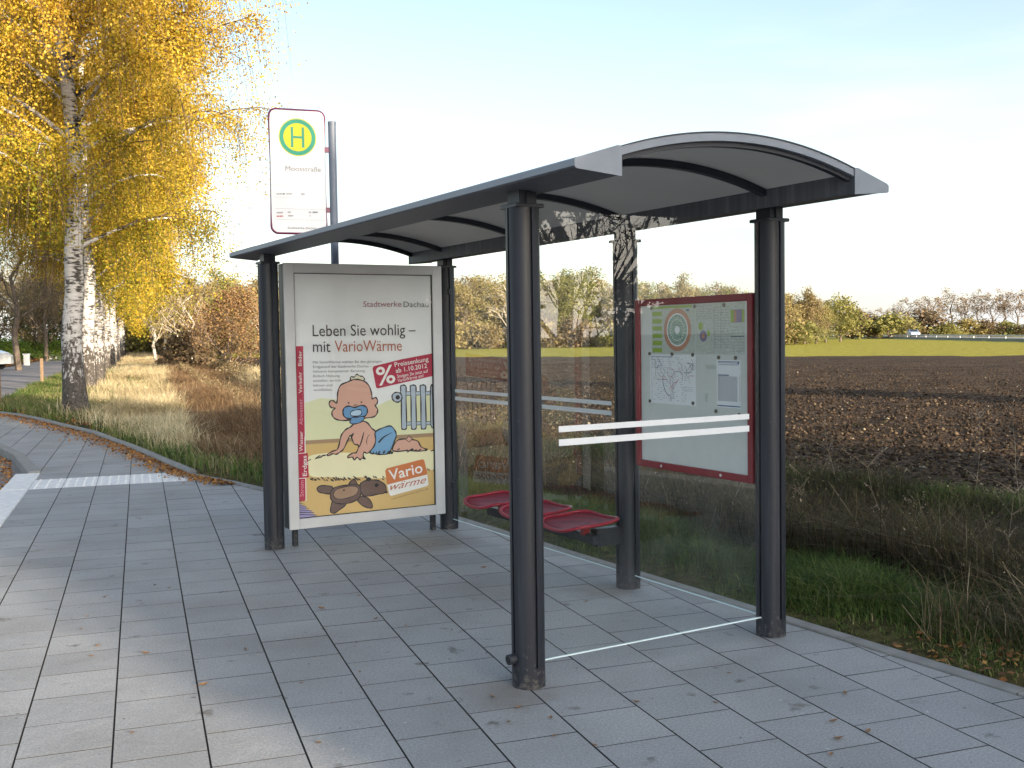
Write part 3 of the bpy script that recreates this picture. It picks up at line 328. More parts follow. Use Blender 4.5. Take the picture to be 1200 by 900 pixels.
def field_mat():
    m, nt, N, L, out = new_mat('ploughed_soil_and_winter_crop')
    p = node(nt, 'ShaderNodeBsdfPrincipled', Roughness=.95); p.inputs['Specular IOR Level'].default_value = .12
    g = node(nt, 'ShaderNodeNewGeometry')
    def nz(s, d=6.0, vec=None):
        n = node(nt, 'ShaderNodeTexNoise', Scale=s, Detail=d); L.new(vec or g.outputs['Position'], n.inputs['Vector']); return n
    a = nz(13.0, 12.0); c = nz(.25, 4.0)
    mp = node(nt, 'ShaderNodeMapping'); mp.inputs['Rotation'].default_value = (0, 0, R(28)); mp.inputs['Scale'].default_value = (.06, 1.0, 1.0)
    L.new(g.outputs['Position'], mp.inputs['Vector']); st = nz(1.6, 5.0, mp.outputs['Vector'])
    soil = ramp(nt, [(.34, (.010, .007, .005)), (.47, (.040, .026, .016)), (.56, (.085, .056, .034)), (.68, (.17, .12, .075))])
    L.new(a.outputs['Fac'], soil.inputs['Fac'])
    sr = ramp(nt, [(.35, (.6, .6, .6)), (.6, (1.15, 1.12, 1.1))]); L.new(st.outputs['Fac'], sr.inputs['Fac'])
    m1 = node(nt, 'ShaderNodeMix', data_type='RGBA', blend_type='MULTIPLY'); m1.inputs[0].default_value = 1
    L.new(soil.outputs['Color'], m1.inputs[6]); L.new(sr.outputs['Color'], m1.inputs[7])
    crop = ramp(nt, [(.3, (.20, .19, .025)), (.55, (.33, .29, .045)), (.8, (.42, .36, .09))]); n4 = nz(2.0, 8.0); L.new(n4.outputs['Fac'], crop.inputs['Fac'])
    # the crop begins along a line across the field
    dt = node(nt, 'ShaderNodeVectorMath', operation='DOT_PRODUCT'); dt.inputs[1].default_value = (.538, .843, 0)
    L.new(g.outputs['Position'], dt.inputs[0])
    w = node(nt, 'ShaderNodeMath', operation='MULTIPLY'); w.inputs[1].default_value = 1.5; L.new(c.outputs['Fac'], w.inputs[0])
    s = node(nt, 'ShaderNodeMath', operation='ADD'); L.new(dt.outputs['Value'], s.inputs[0]); L.new(w.outputs[0], s.inputs[1])
    gt = node(nt, 'ShaderNodeMath', operation='GREATER_THAN'); gt.inputs[1].default_value = 73.5; L.new(s.outputs[0], gt.inputs[0])
    m2 = node(nt, 'ShaderNodeMix', data_type='RGBA'); L.new(gt.outputs[0], m2.inputs[0]); L.new(m1.outputs[2], m2.inputs[6]); L.new(crop.outputs['Color'], m2.inputs[7])
    L.new(m2.outputs[2], p.inputs['Base Color'])
    b = node(nt, 'ShaderNodeBump', Strength=1.0, Distance=.12); L.new(a.outputs['Fac'], b.inputs['Height']); L.new(b.outputs['Normal'], p.inputs['Normal'])
    L.new(p.outputs['BSDF'], out.inputs['Surface']); return m

V = np.stack([XX.ravel(), YY.ravel(), ZZ.ravel()], -1)
g = np_obj('ground', V, F, None, mats=[ground_mat(), field_mat()], mi=mi, smooth=True); tag(g, kind='structure')

# ------------------------------------------------------------------ road
def asphalt():
    m, nt, N, L, out = new_mat('asphalt')
    p = node(nt, 'ShaderNodeBsdfPrincipled', Roughness=.8)
    g = node(nt, 'ShaderNodeNewGeometry')
    a = node(nt, 'ShaderNodeTexNoise', Scale=90.0, Detail=4.0); c = node(nt, 'ShaderNodeTexNoise', Scale=.7, Detail=6.0)
    L.new(g.outputs['Position'], a.inputs['Vector']); L.new(g.outputs['Position'], c.inputs['Vector'])
    r = ramp(nt, [(.3, (.17, .16, .165)), (.7, (.27, .255, .255))]); L.new(a.outputs['Fac'], r.inputs['Fac'])
    r2 = ramp(nt, [(.35, (.8, .8, .8)), (.65, (1.2, 1.18, 1.15))]); L.new(c.outputs['Fac'], r2.inputs['Fac'])
    mx = node(nt, 'ShaderNodeMix', data_type='RGBA', blend_type='MULTIPLY'); mx.inputs[0].default_value = 1
    L.new(r.outputs['Color'], mx.inputs[6]); L.new(r2.outputs['Color'], mx.inputs[7]); L.new(mx.outputs[2], p.inputs['Base Color'])
    b = node(nt, 'ShaderNodeBump', Strength=.4, Distance=.004); L.new(a.outputs['Fac'], b.inputs['Height']); L.new(b.outputs['Normal'], p.inputs['Normal'])
    L.new(p.outputs['BSDF'], out.inputs['Surface']); return m
M['asphalt'] = asphalt()
def poly_sheet(name, poly, z, mat):
    bm = bmesh.new(); vs = [bm.verts.new((*pav2w(*p), z)) for p in poly]; f = bm.faces.new(vs)
    if f.normal.z < 0: f.normal_flip()
    bmesh.ops.triangulate(bm, faces=[f]); bmesh.ops.recalc_face_normals(bm, faces=bm.faces)
    me = bpy.data.meshes.new(name); bm.to_mesh(me); bm.free()
    if me.polygons[0].normal.z < 0: me.flip_normals()
    me.materials.append(mat); o = bpy.data.objects.new(name, me); COL.objects.link(o); tag(o, kind='structure'); return o
poly_sheet('road', [(p[0] + (.45 if p[0] > -3.5 else .12 if p[0] > -8 else 0), p[1]) for p in ROAD], -.10, M['asphalt'])
M['joint'] = simple('joint_sand', (.045, .042, .038), .95, noise=.4, scale=30, bump=.5)
poly_sheet('paving_bed', PAVE, -.009, M['joint'])

# ------------------------------------------------------------------ paving slabs (one surface, every slab modelled)
def slab_mat():
    m, nt, N, L, out = new_mat('paving_concrete')
    p = node(nt, 'ShaderNodeBsdfPrincipled', Roughness=.72); p.inputs['Specular IOR Level'].default_value = .4
    g = node(nt, 'ShaderNodeNewGeometry')
    def nz(s, d=6.0, rough=.6):
        n = node(nt, 'ShaderNodeTexNoise', Scale=s, Detail=d, Roughness=rough); L.new(g.outputs['Position'], n.inputs['Vector']); return n
    at = node(nt, 'ShaderNodeAttribute', attribute_name='rnd')
    base = ramp(nt, [(0, (.245, .252, .260)), (.5, (.292, .299, .306)), (1, (.335, .340, .343))]); L.new(at.outputs['Fac'], base.inputs['Fac'])
    f = nz(95.0, 4.0, .75); fr = ramp(nt, [(.32, (.66, .66, .66)), (.68, (1.28, 1.28, 1.27))]); L.new(f.outputs['Fac'], fr.inputs['Fac'])
    c = nz(1.3, 7.0); cr = ramp(nt, [(.3, (.80, .79, .77)), (.55, (1.0, 1.0, 1.0)), (.75, (1.10, 1.10, 1.08))]); L.new(c.outputs['Fac'], cr.inputs['Fac'])
    d = nz(5.5, 5.0, .55); dr = ramp(nt, [(.27, (.42, .38, .34)), (.36, (1, 1, 1))]); L.new(d.outputs['Fac'], dr.inputs['Fac'])
    e = nz(23.0, 2.0); er = ramp(nt, [(.25, (.40, .36, .32)), (.29, (1, 1, 1)), (.735, (1, 1, 1)), (.76, (1.6, 1.58, 1.52))]); L.new(e.outputs['Fac'], er.inputs['Fac'])
    cur = base.outputs['Color']
    for x in (fr, cr, dr, er):
        mx = node(nt, 'ShaderNodeMix', data_type='RGBA', blend_type='MULTIPLY'); mx.inputs[0].default_value = 1
        L.new(cur, mx.inputs[6]); L.new(x.outputs['Color'], mx.inputs[7]); cur = mx.outputs[2]
    # rusty, sandy dirt washed out round the foot of three posts
    for (px, py), rad in ((sh2w(-.06, -.14), .30), (sh2w(1.3, 1.3), .34), (sh2w(3.75, -.05), .16), (sh2w(3.3, 1.1), .5)):
        vd = node(nt, 'ShaderNodeVectorMath', operation='DISTANCE'); vd.inputs[1].default_value = (px, py, 0); L.new(g.outputs['Position'], vd.inputs[0])
        q1 = node(nt, 'ShaderNodeMath', operation='DIVIDE'); q1.inputs[1].default_value = rad; L.new(vd.outputs['Value'], q1.inputs[0])
        q2 = node(nt, 'ShaderNodeMath', operation='SUBTRACT'); L.new(q1.outputs[0], q2.inputs[1]); L.new(d.outputs['Fac'], q2.inputs[0])
        q3 = node(nt, 'ShaderNodeMapRange'); q3.inputs['From Min'].default_value = -.35; q3.inputs['From Max'].default_value = .3; q3.inputs['To Max'].default_value = .55; L.new(q2.outputs[0], q3.inputs['Value'])
        mx = node(nt, 'ShaderNodeMix', data_type='RGBA'); mx.inputs[7].default_value = (.14, .115, .085, 1); L.new(q3.outputs[0], mx.inputs[0]); L.new(cur, mx.inputs[6]); cur = mx.outputs[2]
    L.new(cur, p.inputs['Base Color'])
    rr = node(nt, 'ShaderNodeMapRange'); rr.inputs['To Min'].default_value = .55; rr.inputs['To Max'].default_value = .85; L.new(c.outputs['Fac'], rr.inputs['Value']); L.new(rr.outputs[0], p.inputs['Roughness'])
    b = node(nt, 'ShaderNodeBump', Strength=.35, Distance=.002); L.new(f.outputs['Fac'], b.inputs['Height'])
    b2 = node(nt, 'ShaderNodeBump', Strength=.4, Distance=.01); L.new(nz(9.0).outputs['Fac'], b2.inputs['Height']); L.new(b.outputs['Normal'], b2.inputs['Normal']); L.new(b2.outputs['Normal'], p.inputs['Normal'])
    L.new(p.outputs['BSDF'], out.inputs['Surface']); return m

def clip_convex(subj, x0, x1, y0, y1):
    def cut(P, ins, inter):
        o = []
        for i in range(len(P)):
            a, b = P[i], P[(i+1) % len(P)]
            if ins(a):
                o.append(a)
                if not ins(b): o.append(inter(a, b))
            elif ins(b): o.append(inter(a, b))
        return o
    def ix(c): return lambda a, b: (c, a[1] + (b[1]-a[1]) * (c-a[0]) / (b[0]-a[0]))
    def iy(c): return lambda a, b: (a[0] + (b[0]-a[0]) * (c-a[1]) / (b[1]-a[1]), c)
    P = subj
    for ins, it in ((lambda p: p[0] > x0, ix(x0)), (lambda p: p[0] < x1, ix(x1)), (lambda p: p[1] > y0, iy(y0)), (lambda p: p[1] < y1, iy(y1))):
        if P: P = cut(P, ins, it)
    out = []
    for p in P:
        if not out or math.hypot(p[0]-out[-1][0], p[1]-out[-1][1]) > 1e-4: out.append(p)
    return out

def slabs(name, region, cells, mat, lift=0.0, gapx=.0029, gapy=.0022, tilt=.00012):
    vs, fs, rn, mi_ = [], [], [], []
    for (x0, x1, y0, y1) in cells:
        P = clip_convex(region, x0 + gapx, x1 - gapx, y0 + gapy, y1 - gapy)
        if len(P) < 3: continue
        A = sum(P[i][0]*P[(i+1) % len(P)][1] - P[(i+1) % len(P)][0]*P[i][1] for i in range(len(P))) / 2
        if abs(A) < .0008: continue
        if A < 0: P = P[::-1]
        cx = sum(p[0] for p in P) / len(P); cy = sum(p[1] for p in P) / len(P)
        dz = random.gauss(0, .00025) + lift; tx, ty = random.gauss(0, tilt), random.gauss(0, tilt)
        k = len(vs); n = len(P); r = min(1, max(0, random.gauss(.5, .14)))
        for lev, ins in ((-.03, 0), (-.0015, 0), (0, .0012)):
            for px, py in P:
                d = math.hypot(px-cx, py-cy) + 1e-6; s = max(0, 1 - ins * 1.4 / d)
                qx, qy = cx + (px-cx)*s, cy + (py-cy)*s
                z = lev + dz + (qx-cx)*tx*4 + (qy-cy)*ty*4
                wx, wy = pav2w(qx, qy); vs.append((wx, wy, z)); rn.append(r)
        fs.append(tuple(range(k+2*n, k+3*n))); mi_ += [0] + [1]*n + [0 if mat is not M['slab'] else 1]*n
        for l in (0, n):
            for i in range(n): j = (i+1) % n; fs.append((k+l+i, k+l+j, k+l+n+j, k+l+n+i))
    me = bpy.data.meshes.new(name); me.from_pydata(vs, [], fs); me.materials.append(mat); me.materials.append(M['slab_edge']); me.polygons.foreach_set('material_index', mi_)
    at = me.attributes.new('rnd', 'FLOAT', 'POINT'); at.data.foreach_set('value', rn)
    o = bpy.data.objects.new(name, me); COL.objects.link(o); tag(o, kind='structure'); return o

W_, X0_ = .3539, -.4988
M['slab'] = slab_mat(); M['slab_edge'] = simple('dirty_slab_edge', (.045, .043, .040), .95, noise=.3, scale=40)
cells = []
T0, T1 = 12.62, 13.48            # the tactile band
for k in range(-2, 30):
    x0 = max(X0_ + k * W_, -1.19); x1 = X0_ + (k+1) * W_
    if x1 <= -1.19: continue
    base = 4.417 + (.178 if k % 2 else 0)
    for j in range(-42, 26):
        y0, y1 = base + j*.356, base + (j+1)*.356
        if x1 <= .58:
            if y0 < T0 < y1: y1 = T0
            elif y0 >= T0: continue
        if y0 > 15.5: continue
        cells.append((x0, x1, y0, y1))
slabs('pavement', PAVE, cells, M['slab'])
cells = []
for k in range(-12, 12):
    x0 = X0_ + k * .3539; x1 = x0 + .3539
    for j in range(0, 45):
        y0 = 13.48 + j*.356 + (.178 if k % 2 else 0) - .178; y1 = y0 + .356
        lo = T1 if x1 <= .58 else 15.7
        if y1 <= lo: continue
        cells.append((x0, x1, max(y0, lo), y1))
PATHR = [p for p in PAVE]
slabs('footpath', PATHR, cells, M['slab'], gapx=.003, gapy=.002)
# tactile tiles, white, with rounded studs
cells = []
for k in range(-2, 3):
    x0 = max(X0_ + k * W_, -1.19); x1 = X0_ + (k+1) * W_
    cells += [(x0, x1, T0, (T0+T1)/2), (x0, x1, (T0+T1)/2, T1)]
slabs('tactile_paving', PAVE, cells, M['white_concrete'], lift=.001, gapx=.002, gapy=.001)
st = MB()
for (x0, x1, y0, y1) in cells:
    nx = max(2, int((x1-x0)/.085)); ny = 5
    for i in range(nx):
        for j in range(ny):
            cx = x0 + (i+.5)*(x1-x0)/nx; cy = y0 + (j+.5)*(y1-y0)/ny; k = len(st.v); vs = []
            for r_, z_ in ((.016, .0), (.012, .005)):
                for q in range(6): t = q*math.pi/3; vs.append((*pav2w(cx + r_*math.cos(t), cy + r_*math.sin(t)), z_ + .001))
            st.add(vs, [tuple(range(6, 12))] + [(q, (q+1) % 6, 6+(q+1) % 6, 6+q) for q in range(6)])
tag(st.build('tactile_studs', M['white_concrete']), kind='structure')

# kerbs
def strip(name, line, w0, w1, z0, z1, mat, seg=1.0, gap=.006, round_=.012):
    """kerb stones along a polyline, offset w0..w1 to its right-hand side"""
    P = [Vector(p) for p in line]; mb = MB()
    # resample
    pts = [P[0]]
    for a, b in zip(P, P[1:]):
        n = max(1, round((b-a).length / seg)); pts += [a + (b-a)*i/n for i in range(1, n+1)]
    nr = []
    for i in range(len(pts)):
        d = (pts[min(i+1, len(pts)-1)] - pts[max(i-1, 0)]).normalized(); nr.append(Vector((d.y, -d.x)))
    for i in range(len(pts)-1):
        a, b = pts[i], pts[i+1]; d = (b-a).normalized() * gap/2; na, nb = nr[i], nr[i+1]
        dz = random.gauss(0, .0015)
        prof = [(w0, z0), (w0, z1-round_), (w0+round_, z1), (w1-round_, z1), (w1, z1-round_), (w1, z0)]
        vs = []
        for c, n_ in ((a+d, na), (b-d, nb)):
            for w, z in prof:
                q = c + n_*w; vs.append((*pav2w(q.x, q.y), z + dz))
        m = len(prof)
        mb.add(vs, [tuple(range(m)), tuple(reversed(range(m, 2*m)))] + [(j, j+1, m+j+1, m+j) for j in range(m-1)])
    o = mb.build(name, mat); tag(o, kind='structure'); return o
strip('edging_kerb', KERBP[0:2], .004, .085, -.15, .014, M['concrete'], round_=.006)
strip('edging_kerb', KERBP[1:6], .004, .085, -.15, .02, M['concrete'], seg=.8)
strip('edging_kerb', KERBP[5:], .0, .11, -.15, .06, M['concrete'], seg=1.0, round_=.02)
strip('platform_kerb', [(-1.19, -8.9), (-1.19, 14.15)][::-1], .002, .29, -.2, .006, M['white_concrete'], seg=.5, gap=.003)
strip('street_kerb', [(-3.7, 27.6), (-3.7, 22.2), (-2.9, 20.4), (-2.15, 18.64), (-1.61, 16.6), (-1.19, 14.15)], .0, .14, -.2, .03, M['concrete'], seg=1.0)
# ------------------------------------------------------------------ bus shelter (local x to its right end, y to the back; a = -x)
SH = empty('bus_shelter', (P3[0], P3[1], 0), RZ_SH)
tag(SH, 'dark grey bus shelter with curved roof and glass walls', 'bus shelter')

def post_profile(r=.074, gw=.007, gd=.012):
    pts = []
    for q in range(4):
        c = q * math.pi / 2
        g = math.asin(gw / r)
        pts.append((r*math.cos(c-g), r*math.sin(c-g)))
        pts.append((r*math.cos(c-g)-gd*math.cos(c), r*math.sin(c-g)-gd*math.sin(c)))
        pts.append((r*math.cos(c+g)-gd*math.cos(c), r*math.sin(c+g)-gd*math.sin(c)))
        pts.append((r*math.cos(c+g), r*math.sin(c+g)))
        for k in range(1, 8):
            t = c + g + (math.pi/2 - 2*g) * k/8
            e = 1 + .045 * abs(math.sin(2*t)) ** 2       # slightly squared round
            pts.append((r*e*math.cos(t), r*e*math.sin(t)))
    return pts
def make_post(x, y):
    mb = MB(); P = post_profile()
    mb.prism(P, lambda p: (x+p[0], y+p[1], .0), lambda p: (x+p[0], y+p[1], 2.172))
    o = mb.build('post', M['anthracite'], SH)
    me = o.data
    for pl in me.polygons: pl.use_smooth = abs(pl.normal.z) < .5
    me.set_sharp_from_angle(angle=R(28))
    c = MB(); c.cbox(x-.073, x+.073, y-.073, y+.073, 2.172, 2.189, .003); c.build('cap_plate', M['anthracite'], o)
    c = MB(); c.box(x-.052, x+.052, y-.045, y+.045, 2.189, 2.25); c.box(x-.062, x+.062, y-.012, y+.012, 2.189, 2.25); c.build('bracket', M['anthracite'], o)
    c = MB()
    for q in range(4):
        t = q*math.pi/2; c.tube([(x+.055*math.cos(t), y+.055*math.sin(t), .11), (x+.0655*math.cos(t), y+.0655*math.sin(t), .11)], .006, 8)
    mb = MB(); mb.prism([(.0756*math.cos(k*math.pi/12), .0756*math.sin(k*math.pi/12)) for k in range(24)], lambda p: (x+p[0], y+p[1], 0), lambda p: (x+p[0], y+p[1], .095))
    mb.build('foot_sleeve', M['anthracite'], o)
    return o
POSTS = [(0, 0), (-3.7755, 0), (0, 1.5), (-1.265, 1.5), (-3.7755, 1.5)]
for p in POSTS: make_post(*p)
# rainwater outlet on the front right post
mb = MB(); mb.tube([(0, -.06, .135), (0, -.108, .132)], .024, 16); ou = mb.build('water_outlet', M['anthracite'], SH)
mb = MB(); mb.tube([(0, -.1085, .132), (0, -.1095, .132)], .017, 14); mb.build('outlet_mouth', M['groove'], ou)

XR, XL = .645, -4.305
for s in (0, 1):
    Y = (lambda y: y) if s == 0 else (lambda y: 1.5 - y)
    prof = [(.08, 2.238), (.08, 2.352), (.062, 2.352), (-.128, 2.292), (-.14, 2.284), (-.14, 2.262), (-.132, 2.256)]
    mb = MB(); mb.prism(prof, lambda p: (XL+.004, Y(p[0]), p[1]), lambda p: (XR-.004, Y(p[0]), p[1]))
    e = mb.build('eaves_beam', M['eaves'], SH, bevel=.003)
    c2 = [(.084, 2.234), (.084, 2.356), (.062, 2.356), (-.13, 2.296), (-.144, 2.286), (-.144, 2.260), (-.134, 2.252)]
    for xa, xb in ((XR-.004, XR+.001), (XL-.001, XL+.004)):
        mb = MB(); mb.prism(c2, lambda p: (xa, Y(p[0]), p[1]), lambda p: (xb, Y(p[0]), p[1])); mb.build('end_cap', M['alu'], e)
    # slim aluminium drip edge along the outer side
    mb = MB(); mb.prism([(-.141, 2.262), (-.145, 2.262), (-.145, 2.288), (-.128, 2.297), (-.127, 2.2935), (-.1405, 2.2855)], lambda p: (XL+.006, Y(p[0]), p[1]), lambda p: (XR-.006, Y(p[0]), p[1])); mb.build('drip_edge', M['alu'], e)

def arc(y, z_e, rise): 
    t = (y - .75) / .67
    return z_e + rise * (1 - t*t)
def arc_solid(x0, x1, ze, rise, th, y0=.08, y1=1.42, n=24, dy=0):
    mb = MB(); top = [(y0 + (y1-y0)*i/n) for i in range(n+1)]
    poly = [(y, arc(y, ze, rise)) for y in top] + [(y, arc(y, ze, rise) - th) for y in reversed(top)]
    k = len(mb.v); m = len(poly)
    mb.add([(x0, y, z) for y, z in poly] + [(x1, y, z) for y, z in poly],
           [(i, i+1, m+i+1, m+i) for i in range(m-1)] + [(m-1, 0, m, 2*m-1)] +
           [(i, i+1, m-2-i, m-1-i) for i in range(n)] + [(m+i, m+i+1, 2*m-2-i, 2*m-1-i) for i in range(n)])
    return mb
RP = arc_solid(XL+.03, XR-.03, 2.348, .105, .016).build('roof_panel', M['grey_panel'], SH)
RP.data.materials.append(M['anthracite'])
for pl in RP.data.polygons:
    if pl.normal.z > .5: pl.material_index = 1
for xa in (XR-.036, XL+.006):
    arc_solid(xa, xa+.03, 2.350, .105, .033).build('fascia_arch', M['alu'], SH)
    arc_solid(xa-.004, xa+.034, 2.356, .105, .0055).build('fascia_trim', M['anthracite_dark'], SH)
for a in (-.60, -.043, 1.21, 2.46, 3.69, 4.26):
    w = .03 if a in (-.60, 4.26) else .04
    arc_solid(-a-w/2, -a+w/2, 2.331, .105, .034, y0=.081, y1=1.419).build('roof_rib', M['anthracite_dark'], SH)

# glass
def pane(name, x0, x1, y0, y1, z0, z1):
    mb = MB(); mb.box(x0, x1, y0, y1, z0, z1); return mb.build(name, M['glass'], SH)
RG1 = pane('rear_glass', -3.71, -1.331, 1.496, 1.504, .09, 2.165)
RG2 = pane('rear_glass', -1.199, -.066, 1.496, 1.504, .09, 2.165)
SG = pane('side_glass', -.004, .004, .066, 1.434, .105, 2.168)
mb = MB(); mb.box(-.0045, .0045, .067, 1.433, .0985, .1045); mb.build('glass_edge_highlight', M['glass_edge_highlight'], SG)
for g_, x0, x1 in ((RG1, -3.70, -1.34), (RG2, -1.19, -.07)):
    mb = MB(); mb.box(x0, x1, 1.4955, 1.5045, .0845, .0895); mb.build('glass_edge_highlight', M['glass_edge_highlight'], g_)
for z0, z1 in ((1.152, 1.180), (1.088, 1.119)):
    mb = MB(); mb.box(.0045, .0052, .178, 1.349, z0, z1); mb.build('stripe', M['white_film'], SG)
    mb = MB(); mb.box(-3.62, -1.42, 1.4945, 1.4955, z0-.006, z1-.008); mb.build('stripe', M['white_film'], RG1)
# clamps holding the panes
for z in (.35, 1.95):
    for xa_, xb_ in ((-3.712, -3.68), (-1.36, -1.329)):
        mb = MB(); mb.cbox(xa_, xb_, 1.484, 1.516, z, z+.05); mb.build('glass_clamp', M['anthracite'], RG1)

# seats
def seat_mat():
    m, nt, N, L, out = new_mat('red_perforated_sheet')
    p = node(nt, 'ShaderNodeBsdfPrincipled', Roughness=.55); p.inputs['Specular IOR Level'].default_value = .25
    tc = node(nt, 'ShaderNodeTexCoord'); v = node(nt, 'ShaderNodeTexVoronoi', Scale=85.0); v.inputs['Randomness'].default_value = 0
    L.new(tc.outputs['Object'], v.inputs['Vector'])
    r = ramp(nt, [(.30, (.03, .002, .004)), (.42, (.21, .009, .022))]); L.new(v.outputs['Distance'], r.inputs['Fac']); L.new(r.outputs['Color'], p.inputs['Base Color'])
    L.new(p.outputs['BSDF'], out.inputs['Surface']); return m
M['seat'] = seat_mat()
def seat_pt(u, v, s=1.0, dz=0.0):
    """u across -1..1, v front -1 .. back 1; rounded square, corners lifted, front edge rolled down"""
    x = .215 * s * u * (1 - .07*v*v*abs(u)); y = .195 * s * v * (1 - .06*u*u)
    z = .024*u*u*(.4+.6*v*v) + .012*v + (-.018*((-v-.55)/.45)**2 if v < -.55 else 0) - .012*(1-u*u)*(1-v*v)
    return x, y, z + dz
def make_seat(cx, cy, cz, yaw):
    ca, sa = math.cos(yaw), math.sin(yaw)
    def tr(p): return (cx + p[0]*ca - p[1]*sa, cy + p[0]*sa + p[1]*ca, cz + p[2])
    n = 14; mb = MB(); g1 = []
    def rr(u, v):                                   # square -> rounded square
        m = max(abs(u), abs(v)); L_ = math.hypot(u, v) + 1e-9
        k = m / (abs(u)**5 + abs(v)**5 + 1e-12) ** .2
        return u*k, v*k
    for lev, s in ((0, .985), (-.004, .985)):
        for i in range(n+1):
            for j in range(n+1):
                u, v = rr(-1 + 2*i/n, -1 + 2*j/n); mb.v.append(tr(seat_pt(u, v, s, lev)))
    N1 = (n+1)*(n+1)
    for i in range(n):
        for j in range(n):
            a, b, c, d = i*(n+1)+j, (i+1)*(n+1)+j, (i+1)*(n+1)+j+1, i*(n+1)+j+1
            mb.f += [(a, b, c, d), (N1+d, N1+c, N1+b, N1+a)]; mb.m += [0, 0]
    o = mb.build('seat', M['seat'], SH, smooth=True)
    ring = []
    for t in range(48):
        th = 2*math.pi*t/48; c, s_ = math.cos(th), math.sin(th); m = (abs(c)**5 + abs(s_)**5) ** .2
        ring.append(tr(seat_pt(c/m, s_/m, 1.0, .002)))
    ring.append(ring[0]); ring.append(ring[1])
    r = MB(); r.tube(ring, .011, 8, cap=False); r.build('seat_rim', M['red'], o, smooth=True)
    b = MB(); b.cbox(cx-.022, cx+.022, cy+.015, cy+.065, .36, cz-.010, .004); b.build('seat_bracket', M['red_dark'], o)
for a, cy, yw in ((1.31, 1.165, 0), (1.83, 1.165, 0), (2.35, 1.165, 0)):
    make_seat(-a, cy, .445, yw)
mb = MB(); mb.cbox(-2.55, -1.20, 1.19, 1.25, .315, .372, .006)
mb.cbox(-1.30, -1.23, 1.24, 1.43, .29, .40, .006); mb.build('seat_rail', M['anthracite'], SH)

# ------------------------------------------------------------------ advertising case
AC = empty('advertising_case', (*sh2w(3.715, 0), 0), RZ_SH)
tag(AC, 'silver framed advertising case with baby and teddy bear poster', 'billboard')
b0, b1, z0, z1 = .10, 1.432, .138, 2.182
wb0, wb1, wz0, wz1 = .18, 1.348, .2175, 2.1075
mb = MB(); mb.cbox(-.135, -.012, b0+.004, b1-.004, z0+.004, z1-.004, .004); mb.build('case_body', M['anthracite'], AC)
fr = MB()
def frame_bar(mb, y0_, y1_, za, zb, x0=-.012, x1=.012): mb.box(x0, x1, y0_, y1_, za, zb)
frame_bar(fr, b0, wb0, z0, z1); frame_bar(fr, wb1, b1, z0, z1); frame_bar(fr, wb0, wb1, z0, wz0); frame_bar(fr, wb0, wb1, wz1, z1)
fr = fr.build('case_frame', M['silver'], AC, bevel=.004)
gk = MB(); q = .006
gk.box(-.011, -.002, wb0, wb0+q, wz0, wz1); gk.box(-.011, -.002, wb1-q, wb1, wz0, wz1); gk.box(-.011, -.002, wb0+q, wb1-q, wz0, wz0+q); gk.box(-.011, -.002, wb0+q, wb1-q, wz1-q, wz1)
gk.build('gasket', M['groove'], fr)
mb = MB(); mb.box(-.0038, -.0026, wb0+q, wb1-q, wz0+q, wz1-q); mb.build('cover_glass', M['glass_clear'], AC)
for y_ in (.145, 1.33):
    mb = MB(); mb.cbox(-.09, -.045, y_, y_+.04, 0, .138, .005); mb.build('case_foot', M['anthracite'], AC)

INK = dict(wall=(.68, .70, .45), skirt=(.36, .24, .14), floor=(.62, .43, .17), purple=(.34, .30, .55), rug=(.78, .75, .50), rad=(.40, .47, .56), ink=(.02, .02, .025),
           skin=(.62, .36, .28), diaper=(.17, .36, .58), hair=(.66, .62, .46), dummy=(.13, .30, .54), light=(.42, .58, .72), bear=(.14, .085, .07), tan=(.34, .22, .14),
           red=(.42, .02, .06), orange=(.56, .17, .05), white=(.78, .78, .76), grey=(.25, .28, .30), dark=(.10, .11, .13), wine=(.30, .09, .13), rust=(.42, .13, .08),
           rust2=(.42, .13, .08), grau=(.13, .14, .16), brown=(.28, .18, .08), pink=(.66, .30, .38), paper=(.76, .775, .785), green=(.03, .32, .20), yellow=(.72, .62, .02),
           signwhite=(.72, .72, .73), faint=(.30, .29, .29), faintred=(.55, .12, .12))
for k_ in list(INK): M['ink_' + k_] = simple('print_' + k_, INK[k_], .6, noise=.03, scale=6)

def spline(P, n=5):
    out = []; m = len(P)
    for i in range(m):
        a, b, c, d = [Vector(P[(i+k) % m]) for k in (-1, 0, 1, 2)]
        for k in range(n):
            t = k/n; out.append(tuple(.5*((2*b) + (c-a)*t + (2*a-5*b+4*c-d)*t*t + (3*b-a-3*c+d)*t**3)))
    return out

